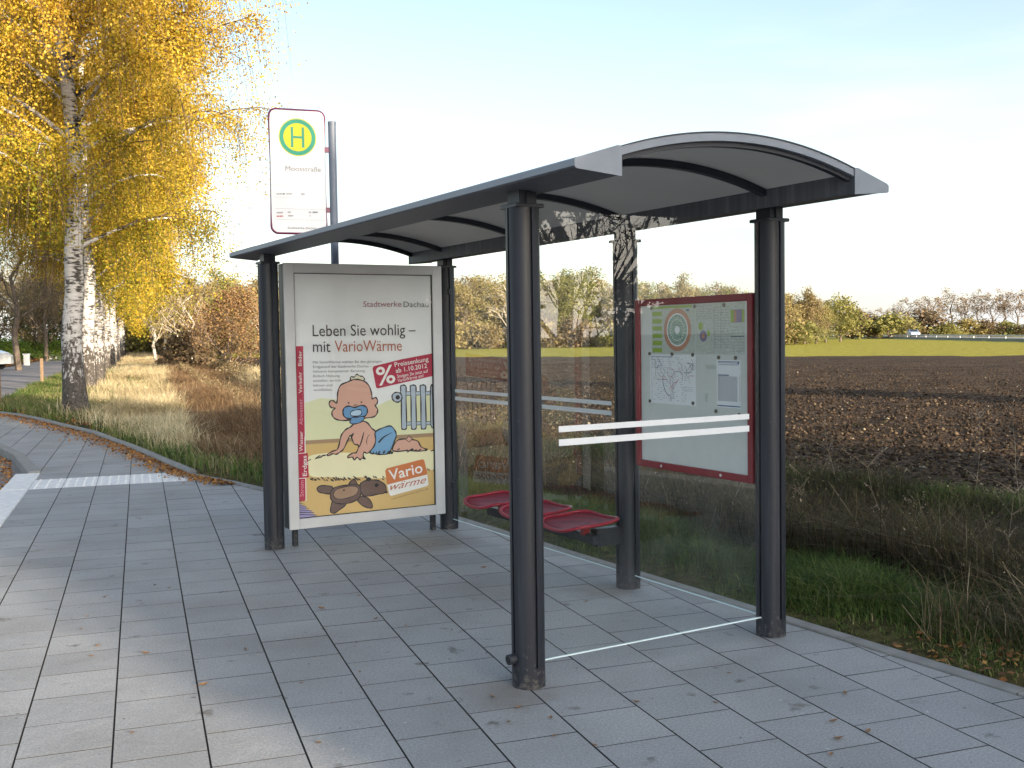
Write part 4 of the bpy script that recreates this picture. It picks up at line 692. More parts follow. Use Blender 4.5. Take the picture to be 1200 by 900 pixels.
class Flat:
    """flat printed artwork: layers of coloured shapes a fraction of a millimetre apart, in one mesh"""
    def __init__(s, fn): s.fn = fn; s.v = []; s.f = []; s.m = []; s.mats = []; s.lay = 0
    def mid(s, mat):
        if mat not in s.mats: s.mats.append(mat)
        return s.mats.index(mat)
    def tris(s, pts, faces, mat, lift=None):
        if lift is None: s.lay += 1; lift = s.lay * .00003
        k = len(s.v); s.v += [s.fn(p[0], p[1], lift) for p in pts]; s.f += [tuple(i+k for i in f) for f in faces]; s.m += [s.mid(mat)] * len(faces)
    def poly(s, P, mat):
        from mathutils.geometry import tessellate_polygon
        T = tessellate_polygon([[Vector((p[0], p[1], 0)) for p in P]])
        s.tris(P, [tuple(t) for t in T], mat)
    def line(s, P, w, mat, closed=True):
        m = len(P); k = []; fs = []
        for i in range(m):
            if closed: a, b = Vector(P[i-1]), Vector(P[(i+1) % m])
            else: a, b = Vector(P[max(i-1, 0)]), Vector(P[min(i+1, m-1)])
            d = b-a; d = d.normalized() if d.length > 1e-9 else Vector((1, 0)); n_ = Vector((-d.y, d.x)) * (w/2) * (1 + .25*math.sin(i*.9))
            k += [tuple(Vector(P[i]) + n_), tuple(Vector(P[i]) - n_)]
        for i in range(m if closed else m-1): j = (i+1) % m; fs.append((2*i, 2*i+1, 2*j+1, 2*j))
        s.tris(k, fs, mat)
    def text(s, body, p, q, h, mat, bold=0, shear=0.0, lift=None):
        cu = bpy.data.curves.new('t', 'FONT'); cu.body = body; cu.size = 1.0; cu.offset = (.012 if h > .04 else .006) if bold else .001; cu.resolution_u = 3; cu.shear = shear
        ob = bpy.data.objects.new('t', cu); COL.objects.link(ob)
        dg = bpy.context.evaluated_depsgraph_get(); me = ob.evaluated_get(dg).to_mesh()
        vs = [v.co.copy() for v in me.vertices]; fs = [tuple(p_.vertices) for p_ in me.polygons]
        ob.to_mesh_clear(); bpy.data.objects.remove(ob); bpy.data.curves.remove(cu)
        if not vs: return
        x0 = min(v.x for v in vs); x1 = max(v.x for v in vs)
        P, Q = Vector(p), Vector(q); d = (Q-P); L_ = d.length; d.normalize(); n_ = Vector((-d.y, d.x))
        sx = L_ / (x1-x0); sy = h / .70 * 1.0
        pts = [tuple(P + d*((v.x-x0)*sx) + n_*(v.y*sy)) for v in vs]
        s.tris(pts, fs, mat, lift)
    def build(s, name, parent):
        me = bpy.data.meshes.new(name); me.from_pydata(s.v, [], s.f)
        for m in s.mats: me.materials.append(m)
        me.polygons.foreach_set('material_index', s.m); me.update()
        o = bpy.data.objects.new(name, me); COL.objects.link(o); o.parent = parent; return o
fl = Flat(lambda u, v, l: (-.0118 + l, u, v))
fl.poly([(wb0+.003, wz0+.003), (wb1-.003, wz0+.003), (wb1-.003, wz1-.003), (wb0+.003, wz1-.003)], M['ink_paper'])
wl, wh = wb0+.004, wb1-.004
for col, sm, ol, P in POSTER_SHAPES:
    if sm: P = spline(P)
    P = [(min(max(p[0], wl), wh), min(max(p[1], wz0+.004), wz1-.004)) for p in P]
    if col == 'grey': continue
    fl.poly(P, M['ink_' + col])
    if ol: fl.line(P, ol*1.7, M['ink_ink'])
fl.lay += 2; TL_ = fl.lay * .00003 + .00006
for body, col, p, q, h, bold, shr in POSTER_TEXT:
    hh = h * {.026: .75}.get(h, .78)
    fl.text(body, p, q, hh, M['ink_' + col], bold, shr, TL_)
fl.build('poster', AC)

# ------------------------------------------------------------------ timetable case on the rear glass
TCs = empty('timetable_case', (*sh2w(0, 1.455), 0), RZ_SH)
tag(TCs, 'red framed notice case with bus map and timetable hung inside the rear glass', 'notice board')
x0, x1, z0, z1 = -1.09, -.068, .798, 1.808
mb = MB(); mb.box(x0+.006, x1-.006, .004, .034, z0+.006, z1-.006); mb.build('case_back', M['backing'], TCs)
fw = .04; fr = MB()
for a in ((x0, x0+fw, z0, z1), (x1-fw, x1, z0, z1), (x0+fw, x1-fw, z0, z0+fw), (x0+fw, x1-fw, z1-fw, z1)): fr.box(a[0], a[1], -.016, .012, a[2], a[3])
fr = fr.build('case_frame', M['red_dark'], TCs, bevel=.004)
mb = MB(); mb.box(x0+fw, x1-fw, -.010, -.0085, z0+fw, z1-fw); mb.build('cover_glass', M['glass_clear'], TCs)
for xx in (x0+.25, x1-.25):
    mb = MB(); mb.tube([(xx, -.017, z0+.02), (xx, -.0205, z0+.02)], .008, 10); mb.build('lock', M['silver'], fr)
def sheet(name, xa, xb, za, zb, mat, off):
    fl_ = Flat(lambda u, v, l: (u, .0035 - off - l, v)); fl_.poly([(xa, za), (xb, za), (xb, zb), (xa, zb)], mat); return fl_
mb = MB(); mb.box(x0+fw-.002, x1-fw+.002, .0, .0035, z0+fw-.002, z1-fw+.002); mb.build('backing_board', M['backing'], TCs)
def rect(f, xa, xb, za, zb, m): f.poly([(xa, za), (xb, za), (xb, zb), (xa, zb)], m)
# zone plan
f = sheet('zone_plan', -.94, -.545, 1.484, 1.765, M['pale_print'], .004)
rect(f, -.938, -.57, 1.748, 1.763, M['lime'])
for i in range(6): rect(f, -.935, -.845, 1.49+i*.043, 1.516+i*.043, M['lime'])
def disc(f, cx, cz, r, m, n=36, sy=1.0, a0=0): f.poly([(cx + r*math.cos(2*math.pi*t/n + a0), cz + sy*r*math.sin(2*math.pi*t/n + a0)) for t in range(n)], m)
disc(f, -.703, 1.622, .124, M['ring']); disc(f, -.703, 1.622, .096, M['paper']); disc(f, -.703, 1.622, .088, M['teal_print']); disc(f, -.703, 1.622, .022, M['paper'])
for i in range(22):
    t = i/22*2*math.pi; rect(f, -.703+.062*math.cos(t)-.006, -.703+.062*math.cos(t)+.006, 1.622+.062*math.sin(t)-.0025, 1.622+.062*math.sin(t)+.0025, M['paper'])
rect(f, -.565, -.55, 1.50, 1.74, M['pale_print']); rect(f, -.62, -.595, 1.727, 1.738, M['blue_print'])
f.build('zone_plan', TCs)
f = sheet('fare_plan', -.54, -.14, 1.482, 1.762, M['pale_print'], .004)
disc(f, -.497, 1.64, .019, M['lime'], 9, 1.3); disc(f, -.43, 1.60, .014, M['lime'], 7, 1.2)
disc(f, -.475, 1.585, .032, M['purple_print'], 8, 1.05); disc(f, -.475, 1.585, .013, M['ring'], 10)
for xx in (-.385, -.33): rect(f, xx, xx+.002, 1.51, 1.745, M['line_print'])
rnd_ = random.Random(4)
def marks(f, xa, xb, za, zb, rows, m, h=.0022, gap=.02):
    for r_ in range(rows):
        z = zb - (zb-za)*r_/max(1, rows-1); x = xa
        while x < xb - .006:
            w = rnd_.uniform(.006, .022); f.tris([(x, z), (min(x+w, xb), z), (min(x+w, xb), z+h), (x, z+h)], [(0, 1, 2, 3)], m, .0009); x += w + rnd_.uniform(.003, gap)
marks(f, -.535, -.40, 1.68, 1.75, 6, M['line_print'], .0015, .012)
marks(f, -.38, -.34, 1.52, 1.74, 16, M['line_print'], .0015, .008); marks(f, -.325, -.26, 1.52, 1.74, 16, M['line_print'], .0015, .01)
rect(f, -.250, -.14, 1.655, 1.725, M['purple_print']); rect(f, -.250, -.225, 1.656, 1.724, M['lime']); rect(f, -.222, -.205, 1.66, 1.72, M['ring']); rect(f, -.16, -.142, 1.656, 1.724, M['lime'])
marks(f, -.25, -.145, 1.50, 1.63, 9, M['line_print'], .0016, .01); rect(f, -.25, -.145, 1.578, 1.583, M['line_print'])
f.build('fare_plan', TCs)
# network map
f = sheet('network_map', -.963, -.54, 1.188, 1.478, M['paper'], .0045)
def wig(x, z, steps, m, w=.0022, sc=.03):
    P = [(x, z)]
    d = rnd_.choice((0, .785, -.785, 1.57, 3.14))
    for _ in range(steps):
        d += rnd_.choice((0, 0, .785, -.785)); x = min(max(x + sc*math.cos(d), -.95), -.555); z = min(max(z + sc*math.sin(d), 1.205), 1.45); P.append((x, z))
    f.line(P, w, m, closed=False)
for i in range(10): wig(rnd_.uniform(-.94, -.84), rnd_.uniform(1.36, 1.43), 6, M['blue_print' if i % 2 else 'line_print'], .0016, .018)
for i in range(8): wig(rnd_.uniform(-.70, -.60), rnd_.uniform(1.36, 1.44), 6, M['line_print'], .0022, .02)
for i in range(9): wig(rnd_.uniform(-.84, -.60), rnd_.uniform(1.325, 1.345), 5, M['ink_red'], .002, .02)
f.line([(-.84, 1.34), (-.835, 1.30), (-.815, 1.26), (-.79, 1.24), (-.765, 1.235), (-.763, 1.205)], .004, M['line_print'], closed=False)
f.line([(-.745, 1.34), (-.745, 1.225), (-.77, 1.22)], .002, M['line_print'], closed=False)
marks(f, -.95, -.62, 1.21, 1.46, 22, M['line_print'], .0016, .07); marks(f, -.95, -.75, 1.462, 1.466, 2, M['blue_print'], .0022, .006)
marks(f, -.66, -.57, 1.27, 1.29, 3, M['line_print'], .0016, .008)
f.build('network_map', TCs)
f = sheet('timetable', -.365, -.172, 1.192, 1.452, M['paper'], .0045)
rect(f, -.355, -.18, 1.441, 1.445, M['blue_print']); marks(f, -.35, -.19, 1.425, 1.435, 2, M['blue_print'], .003, .004); disc(f, -.19, 1.436, .007, M['blue_print'], 12)
rect(f, -.355, -.265, 1.366, 1.372, M['blue_print'])
for i in range(14):
    z = 1.355 - i*.0098; rect(f, -.358, -.195, z, z+.0012, M['line_print']); marks(f, -.352, -.20, z+.003, z+.004, 1, M['line_print'], .0028, .006)
rect(f, -.18, -.178, 1.23, 1.37, M['ink_faintred']); rect(f, -.36, -.175, 1.198, 1.204, M['blue_print'])
f.build('timetable', TCs)
f = sheet('notice_slip', -.47, -.375, 1.21, 1.45, M['backing'], .0042); rect(f, -.455, -.375, 1.40, 1.425, M['pale_print']); rect(f, -.462, -.44, 1.215, 1.265, M['pale_print']); f.build('notice_slip', TCs)
for x, z in ((-.962, 1.482), (-.75, 1.481), (-.565, 1.478), (-.963, 1.198), (-.565, 1.203), (-.345, 1.466), (-.21, 1.465), (-.37, 1.168), (-.183, 1.158), (-.94, 1.752), (-.545, 1.752), (-.30, 1.752)):
    mb = MB(); mb.tube([(x, -.0012, z), (x, -.006, z)], .0105, 12); mb.build('magnet', M['magnet'], TCs)

# ------------------------------------------------------------------ bus stop sign
HX, HY = -1.505, 9.12
HS = empty('bus_stop_sign', (HX, HY, 0), TP)
tag(HS, 'tall white bus stop sign with green and yellow H disc on grey pole', 'bus stop sign')
mb = MB(); mb.tube([(0, 0, -.1), (0, 0, 3.428)], .034, 20); mb.tube([(0, 0, 3.426), (0, 0, 3.45)], .0355, 20); mb.build('pole', M['pole'], HS, smooth=False)
sx0, sx1, sz0, sz1 = -.525, -.068, 2.50, 3.53
def rrect(x0, x1, z0, z1, r, n=7):
    P = []
    for cx, cz, t0 in ((x1-r, z0+r, -90), (x1-r, z1-r, 0), (x0+r, z1-r, 90), (x0+r, z0+r, 180)):
        P += [(cx + r*math.cos(R(t0 + 90*k/(n-1))), cz + r*math.sin(R(t0 + 90*k/(n-1)))) for k in range(n)]
    return P
mb = MB(); mb.prism(rrect(sx0, sx1, sz0, sz1, .055), lambda p: (p[0], -.012, p[1]), lambda p: (p[0], .012, p[1])); sb = mb.build('sign_board', M['ink_signwhite'], HS)
P = rrect(sx0, sx1, sz0, sz1, .055); mb = MB(); mb.tube([(p[0], 0, p[1]) for p in P] + [(P[0][0], 0, P[0][1]), (P[1][0], 0, P[1][1])], .0135, 8, cap=False); mb.build('sign_frame', M['plum'], sb)
f = Flat(lambda u, v, l: (u, -.0125 - l*5, v))
U = lambda px: sx0 + (px-50)/362*(sx1-sx0)
Z = lambda px, py: sz1 - (py - 42 - (px-50)*.035)/ (817) * (sz1-sz0)
ex, ez = U(232), Z(232, 228); er = .158
disc(f, ex, ez, er, M['ink_yellow'], 48); disc(f, ex, ez, er*.955, M['ink_green'], 48); disc(f, ex, ez, er*.745, M['ink_yellow'], 48)
hw_, hh_ = .056, .085
rect(f, ex-hw_, ex-hw_+.02, ez-hh_, ez+hh_, M['ink_green']); rect(f, ex+hw_-.02, ex+hw_, ez-hh_, ez+hh_, M['ink_green']); rect(f, ex-hw_+.02, ex+hw_-.02, ez-.009, ez+.009, M['ink_green'])
def st_(body, xa, xb, y, h, m, b=0): f.text(body, (U(xa), Z(xa, y)), (U(xb), Z(xa, y)), h, m, b, 0, .0004)
st_('Moosstraße', 147, 382, 450, .040, M['ink_faint'], 0)
for yy in (548, 630, 706, 778): rect(f, U(72), U(404), Z(230, yy)-.0007, Z(230, yy)+.0007, M['ink_faint'])
for (xa, xb, y, m_) in ((85, 120, 604, 'faint'), (125, 140, 604, 'dark'), (150, 190, 604, 'faint'), (248, 270, 606, 'grau'), (82, 124, 728, 'faint'), (82, 124, 752, 'faintred'), (155, 175, 726, 'faint'), (158, 192, 750, 'faint'), (295, 312, 728, 'faint'), (320, 356, 728, 'grau'), (300, 305, 752, 'faint')):
    x = xa
    while x < xb:
        w = rnd_.uniform(4, 8); rect(f, U(x), U(min(x+w, xb)), Z(x, y)-.006, Z(x, y)+.006, M['ink_' + m_]); x += w + 2.5
st_('Stadtwerke Dachau', 152, 345, 836, .018, M['ink_grau'])
f.build('sign_print', sb)
for z in (3.21, 2.70):
    mb = MB(); mb.cbox(-.075, -.03, -.012, .012, z-.022, z+.022, .004); mb.build('sign_bracket', M['plum'], HS)
# ------------------------------------------------------------------ vegetation helpers
def rot_quads(C, size, rg, aspect=.7, flat=0.0):
    """one diamond-shaped leaf per centre, random orientation"""
    n = len(C); size = np.broadcast_to(size, (n,))
    a = rg.normal(size=(n, 3)); a[:, 2] *= (1-flat); a /= np.linalg.norm(a, axis=1)[:, None] + 1e-9
    b = rg.normal(size=(n, 3)); b[:, 2] *= (1-flat); b -= (b*a).sum(1)[:, None]*a; b /= np.linalg.norm(b, axis=1)[:, None] + 1e-9
    h = (size/2)[:, None]
    V = np.stack([C + a*h, C + b*h*aspect, C - a*h, C - b*h*aspect], 1).reshape(-1, 3)
    return V, np.arange(4*n).reshape(n, 4)

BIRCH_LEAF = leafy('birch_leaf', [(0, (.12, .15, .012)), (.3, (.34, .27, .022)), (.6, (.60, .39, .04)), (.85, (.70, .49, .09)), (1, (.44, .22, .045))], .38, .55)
def bark_mat():
    m, nt, N, L, out = new_mat('birch_bark')
    p = node(nt, 'ShaderNodeBsdfPrincipled', Roughness=.75)
    tc = node(nt, 'ShaderNodeTexCoord')
    mp = node(nt, 'ShaderNodeMapping'); mp.inputs['Scale'].default_value = (3.6, 3.6, 13.0); L.new(tc.outputs['Object'], mp.inputs['Vector'])
    n1 = node(nt, 'ShaderNodeTexNoise', Scale=1.6, Detail=5.0, Roughness=.65); L.new(mp.outputs['Vector'], n1.inputs['Vector'])
    nb = node(nt, 'ShaderNodeTexNoise', Scale=2.3, Detail=3.0); L.new(tc.outputs['Object'], nb.inputs['Vector'])
    nm = node(nt, 'ShaderNodeMapRange'); nm.inputs['From Min'].default_value = .3; nm.inputs['From Max'].default_value = .7; nm.inputs['To Min'].default_value = -.10; nm.inputs['To Max'].default_value = .13; L.new(nb.outputs['Fac'], nm.inputs['Value'])
    na = node(nt, 'ShaderNodeMath', operation='ADD'); L.new(n1.outputs['Fac'], na.inputs[0]); L.new(nm.outputs[0], na.inputs[1])
    r1 = ramp(nt, [(.40, (.03, .026, .024)), (.45, (.18, .165, .15)), (.51, (.42, .40, .38)), (.8, (.56, .55, .53))]); L.new(na.outputs[0], r1.inputs['Fac'])
    m2p = node(nt, 'ShaderNodeMapping'); m2p.inputs['Scale'].default_value = (2.4, 2.4, 1.0); L.new(tc.outputs['Object'], m2p.inputs['Vector'])
    n2 = node(nt, 'ShaderNodeTexNoise', Scale=5.0, Detail=8.0, Roughness=.72); L.new(m2p.outputs['Vector'], n2.inputs['Vector'])
    sx = node(nt, 'ShaderNodeSeparateXYZ'); L.new(tc.outputs['Object'], sx.inputs[0])
    mr = node(nt, 'ShaderNodeMapRange'); mr.inputs['From Min'].default_value = .0; mr.inputs['From Max'].default_value = 3.2; mr.inputs['To Min'].default_value = .20; mr.inputs['To Max'].default_value = -.20
    L.new(sx.outputs['Z'], mr.inputs['Value'])
    ad = node(nt, 'ShaderNodeMath', operation='ADD'); L.new(n2.outputs['Fac'], ad.inputs[0]); L.new(mr.outputs[0], ad.inputs[1])
    r2 = ramp(nt, [(.50, (0, 0, 0)), (.56, (1, 1, 1))]); L.new(ad.outputs[0], r2.inputs['Fac'])
    dk = ramp(nt, [(.3, (.018, .015, .013)), (.7, (.09, .075, .062))]); n3 = node(nt, 'ShaderNodeTexNoise', Scale=20.0, Detail=5.0); L.new(tc.outputs['Object'], n3.inputs['Vector']); L.new(n3.outputs['Fac'], dk.inputs['Fac'])
    mx = node(nt, 'ShaderNodeMix', data_type='RGBA'); L.new(r2.outputs['Color'], mx.inputs[0]); L.new(r1.outputs['Color'], mx.inputs[6]); L.new(dk.outputs['Color'], mx.inputs[7])
    L.new(mx.outputs[2], p.inputs['Base Color'])
    b = node(nt, 'ShaderNodeBump', Strength=.8, Distance=.02); L.new(n2.outputs['Fac'], b.inputs['Height']); L.new(b.outputs['Normal'], p.inputs['Normal'])
    L.new(p.outputs['BSDF'], out.inputs['Surface']); return m
M['birch_bark'] = bark_mat()
M['twig'] = simple('twig_bark', (.10, .065, .04), .9, noise=.3)
M['bark'] = simple('tree_bark', (.13, .10, .075), .9, noise=.35, scale=6, bump=.5, bscale=20)
M['pale_bark'] = simple('pale_bark', (.50, .44, .35), .85, noise=.25, scale=6)

def birch(name, seed, H, Rr, nleaf, leaf, r0, zlow, nlimb=34, nhang=700, dead=.08, leftcut=5.0, prof=(.62, .80, 1.0, .78, .3)):
    rg = np.random.default_rng(seed); rd = random.Random(seed)
    root = empty(name)
    tr = MB(); tp = []; n = 16; ox = oy = 0
    for i in range(n+1):
        t = i/n; ox += rd.gauss(0, .05); oy += rd.gauss(0, .05)
        tp.append(Vector((ox*(t > .05), oy*(t > .05), t*H)))
    rad = [r0*(1.25 - .25*min(1, i/1.2))*(1 - i/n)**.75 + .012 for i in range(n+1)]; rad[0] = r0*1.35
    tr.tube([Vector((0, 0, -.3))] + tp, [r0*1.6] + rad, 14)
    def trunk_at(z): f = z/H*n; i = min(int(f), n-1); return tp[i].lerp(tp[i+1], f-i), rad[i] + (rad[i+1]-rad[i])*(f-i)
    limbs = []; tw = MB()
    for k in range(nlimb):
        z = zlow + (H*.95 - zlow) * ((k + rd.random())/nlimb) ** .9
        az = k*2.4 + rd.uniform(-.5, .5); base, rb = trunk_at(z)
        hfrac = (z-zlow)/(H-zlow)
        Ln = Rr * float(np.interp(hfrac, [0, .22, .5, .75, 1], prof)) * rd.uniform(.78, 1.12)
        rise = rd.uniform(.5, 1.0) * (1 - .2*hfrac)
        P = []
        for i in range(8):
            t = i/7; x = Ln*t; zz = rise*Ln*(t*.95 - .62*t*t*t)
            P.append(base + Vector((math.cos(az)*x + rd.gauss(0, .06)*t, math.sin(az)*x + rd.gauss(0, .06)*t, zz)))
        rl = min(rb*.42, .014 + .011*Ln)
        tr.tube(P, [rl*(1-.88*i/7) for i in range(8)], 6)
        limbs.append((P, Ln))
        for _ in range(4):                     # side limbs
            i = rd.randint(2, 5); a2 = az + rd.choice((-1, 1))*rd.uniform(.5, 1.1); l2 = Ln*rd.uniform(.3, .5)
            Q = [P[i] + Vector((math.cos(a2)*l2*t, math.sin(a2)*l2*t, l2*(.55*t-.45*t*t))) for t in (0, .33, .66, 1)]
            tw.tube(Q, [rl*.4, rl*.28, rl*.18, .006], 4); limbs.append((Q, l2))
    C = []; per = max(1, nleaf//nhang)
    wts = np.array([l for _, l in limbs]); wts /= wts.sum()
    for h in range(nhang):
        P, Ln = limbs[rg.choice(len(limbs), p=wts)]
        t = rg.uniform(.06, 1)**.85; f = t*(len(P)-1); i = min(int(f), len(P)-2); s = P[i].lerp(P[i+1], f-i)
        hl = rg.uniform(.5, 1.9) * (.7 + .5*t); dx, dy = rg.normal(0, .16, 2)
        out_ = Vector((s.x, s.y, 0)); out_ = out_.normalized() if out_.length > .1 else Vector((1, 0, 0))
        Q = [s]
        for q in (1, 2, 3):
            u_ = q/3; Q.append(s + Vector((dx*u_ + out_.x*.35*u_, dy*u_ + out_.y*.35*u_, .12*math.sin(u_*3) - hl*u_*u_)))
        tw.tube(Q, [.007, .005, .004, .003], 3, cap=False)
        m = int(per*rg.uniform(.5, 1.5)*(0 if rg.random() < dead else 1))
        if m:
            u_ = rg.uniform(0, 1, m); c = np.array([tuple(p) for p in Q])
            f_ = u_*3; ii = np.minimum(f_.astype(int), 2); pos = c[ii] + (c[ii+1]-c[ii])*(f_-ii)[:, None]
            pos += rg.normal(0, .10 + .05*leaf/.06, (m, 3)); C.append(pos)
    C = np.concatenate(C); C = C[(C[:, 2] > zlow*.42 + .25) & ((C[:, 0] > -.5) | (C[:, 2] > leftcut + .5*np.sin(C[:, 1]*1.7)))]
    Vq, Fq = rot_quads(C, leaf*rg.uniform(.7, 1.3, len(C)), rg, .75)
    clump = hnoise(C[:, 0]*1.0, C[:, 1]+C[:, 2]*.9, 1.1, seed)
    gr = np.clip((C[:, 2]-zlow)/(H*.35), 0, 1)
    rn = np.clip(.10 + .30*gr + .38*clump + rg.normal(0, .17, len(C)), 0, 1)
    t_ = tr.build('trunk', M['birch_bark'], root, smooth=True)
    w_ = tw.build('branches', M['twig'], root)
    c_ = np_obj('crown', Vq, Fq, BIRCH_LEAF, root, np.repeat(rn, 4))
    return root

def put(o, u, v, rz=0.0, s=1.0, dz=-.03):
    x, y = pav2w(u, v); o.location = (x, y, float(height(np.array([u]), np.array([v]))[0]) + dz); o.rotation_euler = (0, 0, rz); o.scale = (s, s, s)
b1_ = birch('birch_tree', 3, 14.0, 4.9, 330000, .054, .215, 3.4, 46, 2600, leftcut=4.1)
put(b1_, -1.30, 24.25, TP)
tag(b1_, 'nearest and largest golden birch with shaded white trunk at the end of the footpath', 'birch tree', 'golden birches lining the road')
bA = birch('birch_tree', 5, 13.0, 4.5, 110000, .080, .21, 3.2, 32, 1300)
bB = birch('birch_tree', 8, 12.2, 4.4, 100000, .085, .19, 3.0, 30, 1200)
bC = birch('birch_tree', 12, 13.2, 4.3, 26000, .19, .20, 2.6, 26, 480)
rowv = [(-1.5, 36.0), (-1.45, 41.5), (-1.6, 49.5), (-1.7, 57.5), (-1.6, 66), (-1.65, 75), (-1.6, 85), (-1.7, 96), (-1.6, 109), (-1.6, 124), (-1.7, 142), (-1.6, 164), (-1.6, 190)]
ordn = ['second', 'third', 'fourth', 'fifth', 'sixth', 'seventh', 'eighth', 'ninth', 'tenth', 'eleventh', 'twelfth', 'thirteenth', 'farthest']
used = set()
for i, (u, v) in enumerate(rowv):
    src = (bA, bB)[i % 2] if i < 6 else bC
    o = src if src.name not in used else copy_tree(src); used.add(src.name)
    put(o, u, v, TP + .35*math.sin(i*1.9), 1 + .05*math.sin(i*2.3))
    tag(o, f'golden birch with sunlit white trunk, {ordn[i]} along the row from the shelter', 'birch tree', 'golden birches lining the road')

# ---- generic trees
def branch_rec(mb, p, d, L_, r, depth, rd, tips, nseg=3, spread=.55, up=.12, minr=.004, sides=(6, 5, 4, 3, 3, 3)):
    P = [p]; q = p.copy(); dd = d.copy()
    for i in range(nseg):
        dd = (dd + Vector((rd.gauss(0, .12), rd.gauss(0, .12), rd.gauss(0, .08) + up*.4))).normalized(); q = q + dd*L_/nseg; P.append(q.copy())
    mb.tube(P, [r*(1 - .45*i/nseg) for i in range(nseg+1)], sides[min(depth, 5)] if depth >= 0 else 3, cap=False)
    tips.append((P[-1].copy(), depth))
    return P, dd
def tree_skel(mb, H, r0, rd, levels=4, trunk_frac=.3, kids=(9, 5, 4, 3), spread=.8, decay=.55, up=.12):
    tips = []
    tp = [Vector((rd.gauss(0, .05)*i, rd.gauss(0, .05)*i, H*.92*i/8 - (.2 if i == 0 else 0))) for i in range(9)]
    mb.tube(tp, [r0*(1.15-.95*i/8) + .01 for i in range(9)], 8)
    def rec(p, d, L_, r, lev):
        P, dd = branch_rec(mb, p, d, L_, r, lev, rd, tips, up=up)
        if lev >= levels: return
        for k in range(kids[min(lev, len(kids)-1)]):
            i = rd.randint(1, len(P)-1); a = rd.uniform(0, 6.283)
            side = dd.cross(Vector((math.cos(a), math.sin(a), .3))); side = side.normalized() if side.length > .05 else Vector((1, 0, 0))
            nd = (dd*rd.uniform(.6, 1.0) + side*spread*rd.uniform(.6, 1.1)).normalized()
            rec(P[i], nd, L_*decay*rd.uniform(.75, 1.15), r*.5, lev+1)
    n0 = kids[0]
    for k in range(n0):
        f = trunk_frac + (1-trunk_frac)*.95*(k+rd.random())/n0; j = f*8; i = min(int(j), 7); p = tp[i].lerp(tp[i+1], j-i)
        a = k*2.4 + rd.uniform(-.4, .4); el = rd.uniform(.5, 1.1)
        rec(p, Vector((math.cos(a), math.sin(a), el)).normalized(), H*.38*(1.15-f*.75)*rd.uniform(.8, 1.15), r0*.42*(1.1-f), 1)
    return tips

def leaf_tree(name, seed, H, Wd, nleaf, leaf, mat, zlow=.12, bark='bark', clumps=60, sig=.5, kids=(10, 4, 3), levels=3):
    rg = np.random.default_rng(seed); rd = random.Random(seed); root = empty(name)
    mb = MB(); tips = tree_skel(mb, H, H*.018+.03, rd, levels, .14, kids, .9, .55)
    mb.build('trunk', M[bark], root)
    T = np.array([tuple(t) for t, d in tips if d >= 1]); 
    # widen to the wanted crown
    E = rg.normal(size=(clumps, 3)); E /= np.linalg.norm(E, axis=1)[:, None]; E *= rg.uniform(.35, 1, clumps)[:, None] ** .5
    zc = H*(1+zlow)/2; E = E * np.array([Wd/2, Wd/2, H*(1-zlow)/2]) * rg.uniform(.75, 1.12, clumps)[:, None] + np.array([0, 0, zc])
    K = np.concatenate([T[rg.integers(0, len(T), clumps)], E])
    ci = rg.integers(0, len(K), nleaf); C = K[ci] + rg.normal(0, sig, (nleaf, 3)) * np.array([1, 1, .8])
    C = C[C[:, 2] > .15]
    ci = ci[:len(C)]
    Vq, Fq = rot_quads(C, leaf*rg.uniform(.6, 1.4, len(C)), rg, .8)
    cl = rg.uniform(0, 1, len(K)); rn = np.clip(.6*cl[ci] + .4*rg.uniform(0, 1, len(C)), 0, 1)
    np_obj('crown', Vq, Fq, mat, root, np.repeat(rn, 4))
    return root
def bare_tree(name, seed, H, kids=(12, 6, 5, 3), levels=4, bark='bark', spread=.75, decay=.56, tf=.25, leaves=0, mat=None, leaf=.1, up=.12):
    rd = random.Random(seed); root = empty(name); mb = MB(); tips = tree_skel(mb, H, H*.016+.02, rd, levels, tf, kids, spread, decay, up)
    mb.build('trunk', M[bark], root)
    if leaves:
        rg = np.random.default_rng(seed); T = np.array([tuple(t) for t, d in tips if d >= 2]); C = T[rg.integers(0, len(T), leaves)] + rg.normal(0, .22, (leaves, 3))
        Vq, Fq = rot_quads(C, leaf*rg.uniform(.6, 1.4, leaves), rg, .8); np_obj('crown', Vq, Fq, mat, root, np.repeat(rg.uniform(0, 1, leaves), 4))
    return root

OCHRE = leafy('autumn_leaf', [(0, (.13, .10, .055)), (.3, (.23, .175, .085)), (.55, (.30, .23, .10)), (.75, (.33, .28, .10)), (1, (.21, .21, .08))], .35, .7, objrand=.45)
GREENY = leafy('green_autumn_leaf', [(0, (.08, .09, .032)), (.4, (.19, .185, .06)), (.8, (.30, .27, .075)), (1, (.36, .28, .08))], .35, .7, objrand=.3)
DARKG = leafy('evergreen_leaf', [(0, (.02, .035, .012)), (.6, (.05, .075, .02)), (1, (.11, .12, .03))], .2, .7, objrand=.3)
RUSTY = leafy('rust_leaf', [(0, (.14, .08, .04)), (.5, (.27, .155, .07)), (1, (.36, .25, .11))], .3, .7)
RUSSET = leafy('russet_leaf', [(0, (.09, .065, .04)), (.5, (.17, .12, .07)), (1, (.24, .18, .10))], .3, .7)
BROWNTWIG = leafy('bud_twig', [(0, (.13, .09, .055)), (1, (.26, .18, .10))], .25, .8, objrand=.3)

def gpos(px, Y):
    """bearing (in thousandths, right positive) and distance -> ground point"""
    return px/1000*Y, Y
def place(o, x, y, rz=0.0, s=(1, 1, 1), dz=-.05):
    o.location = (x, y, float(hw(np.array([x]), np.array([y]))[0]) + dz); o.rotation_euler = (0, 0, rz); o.scale = s

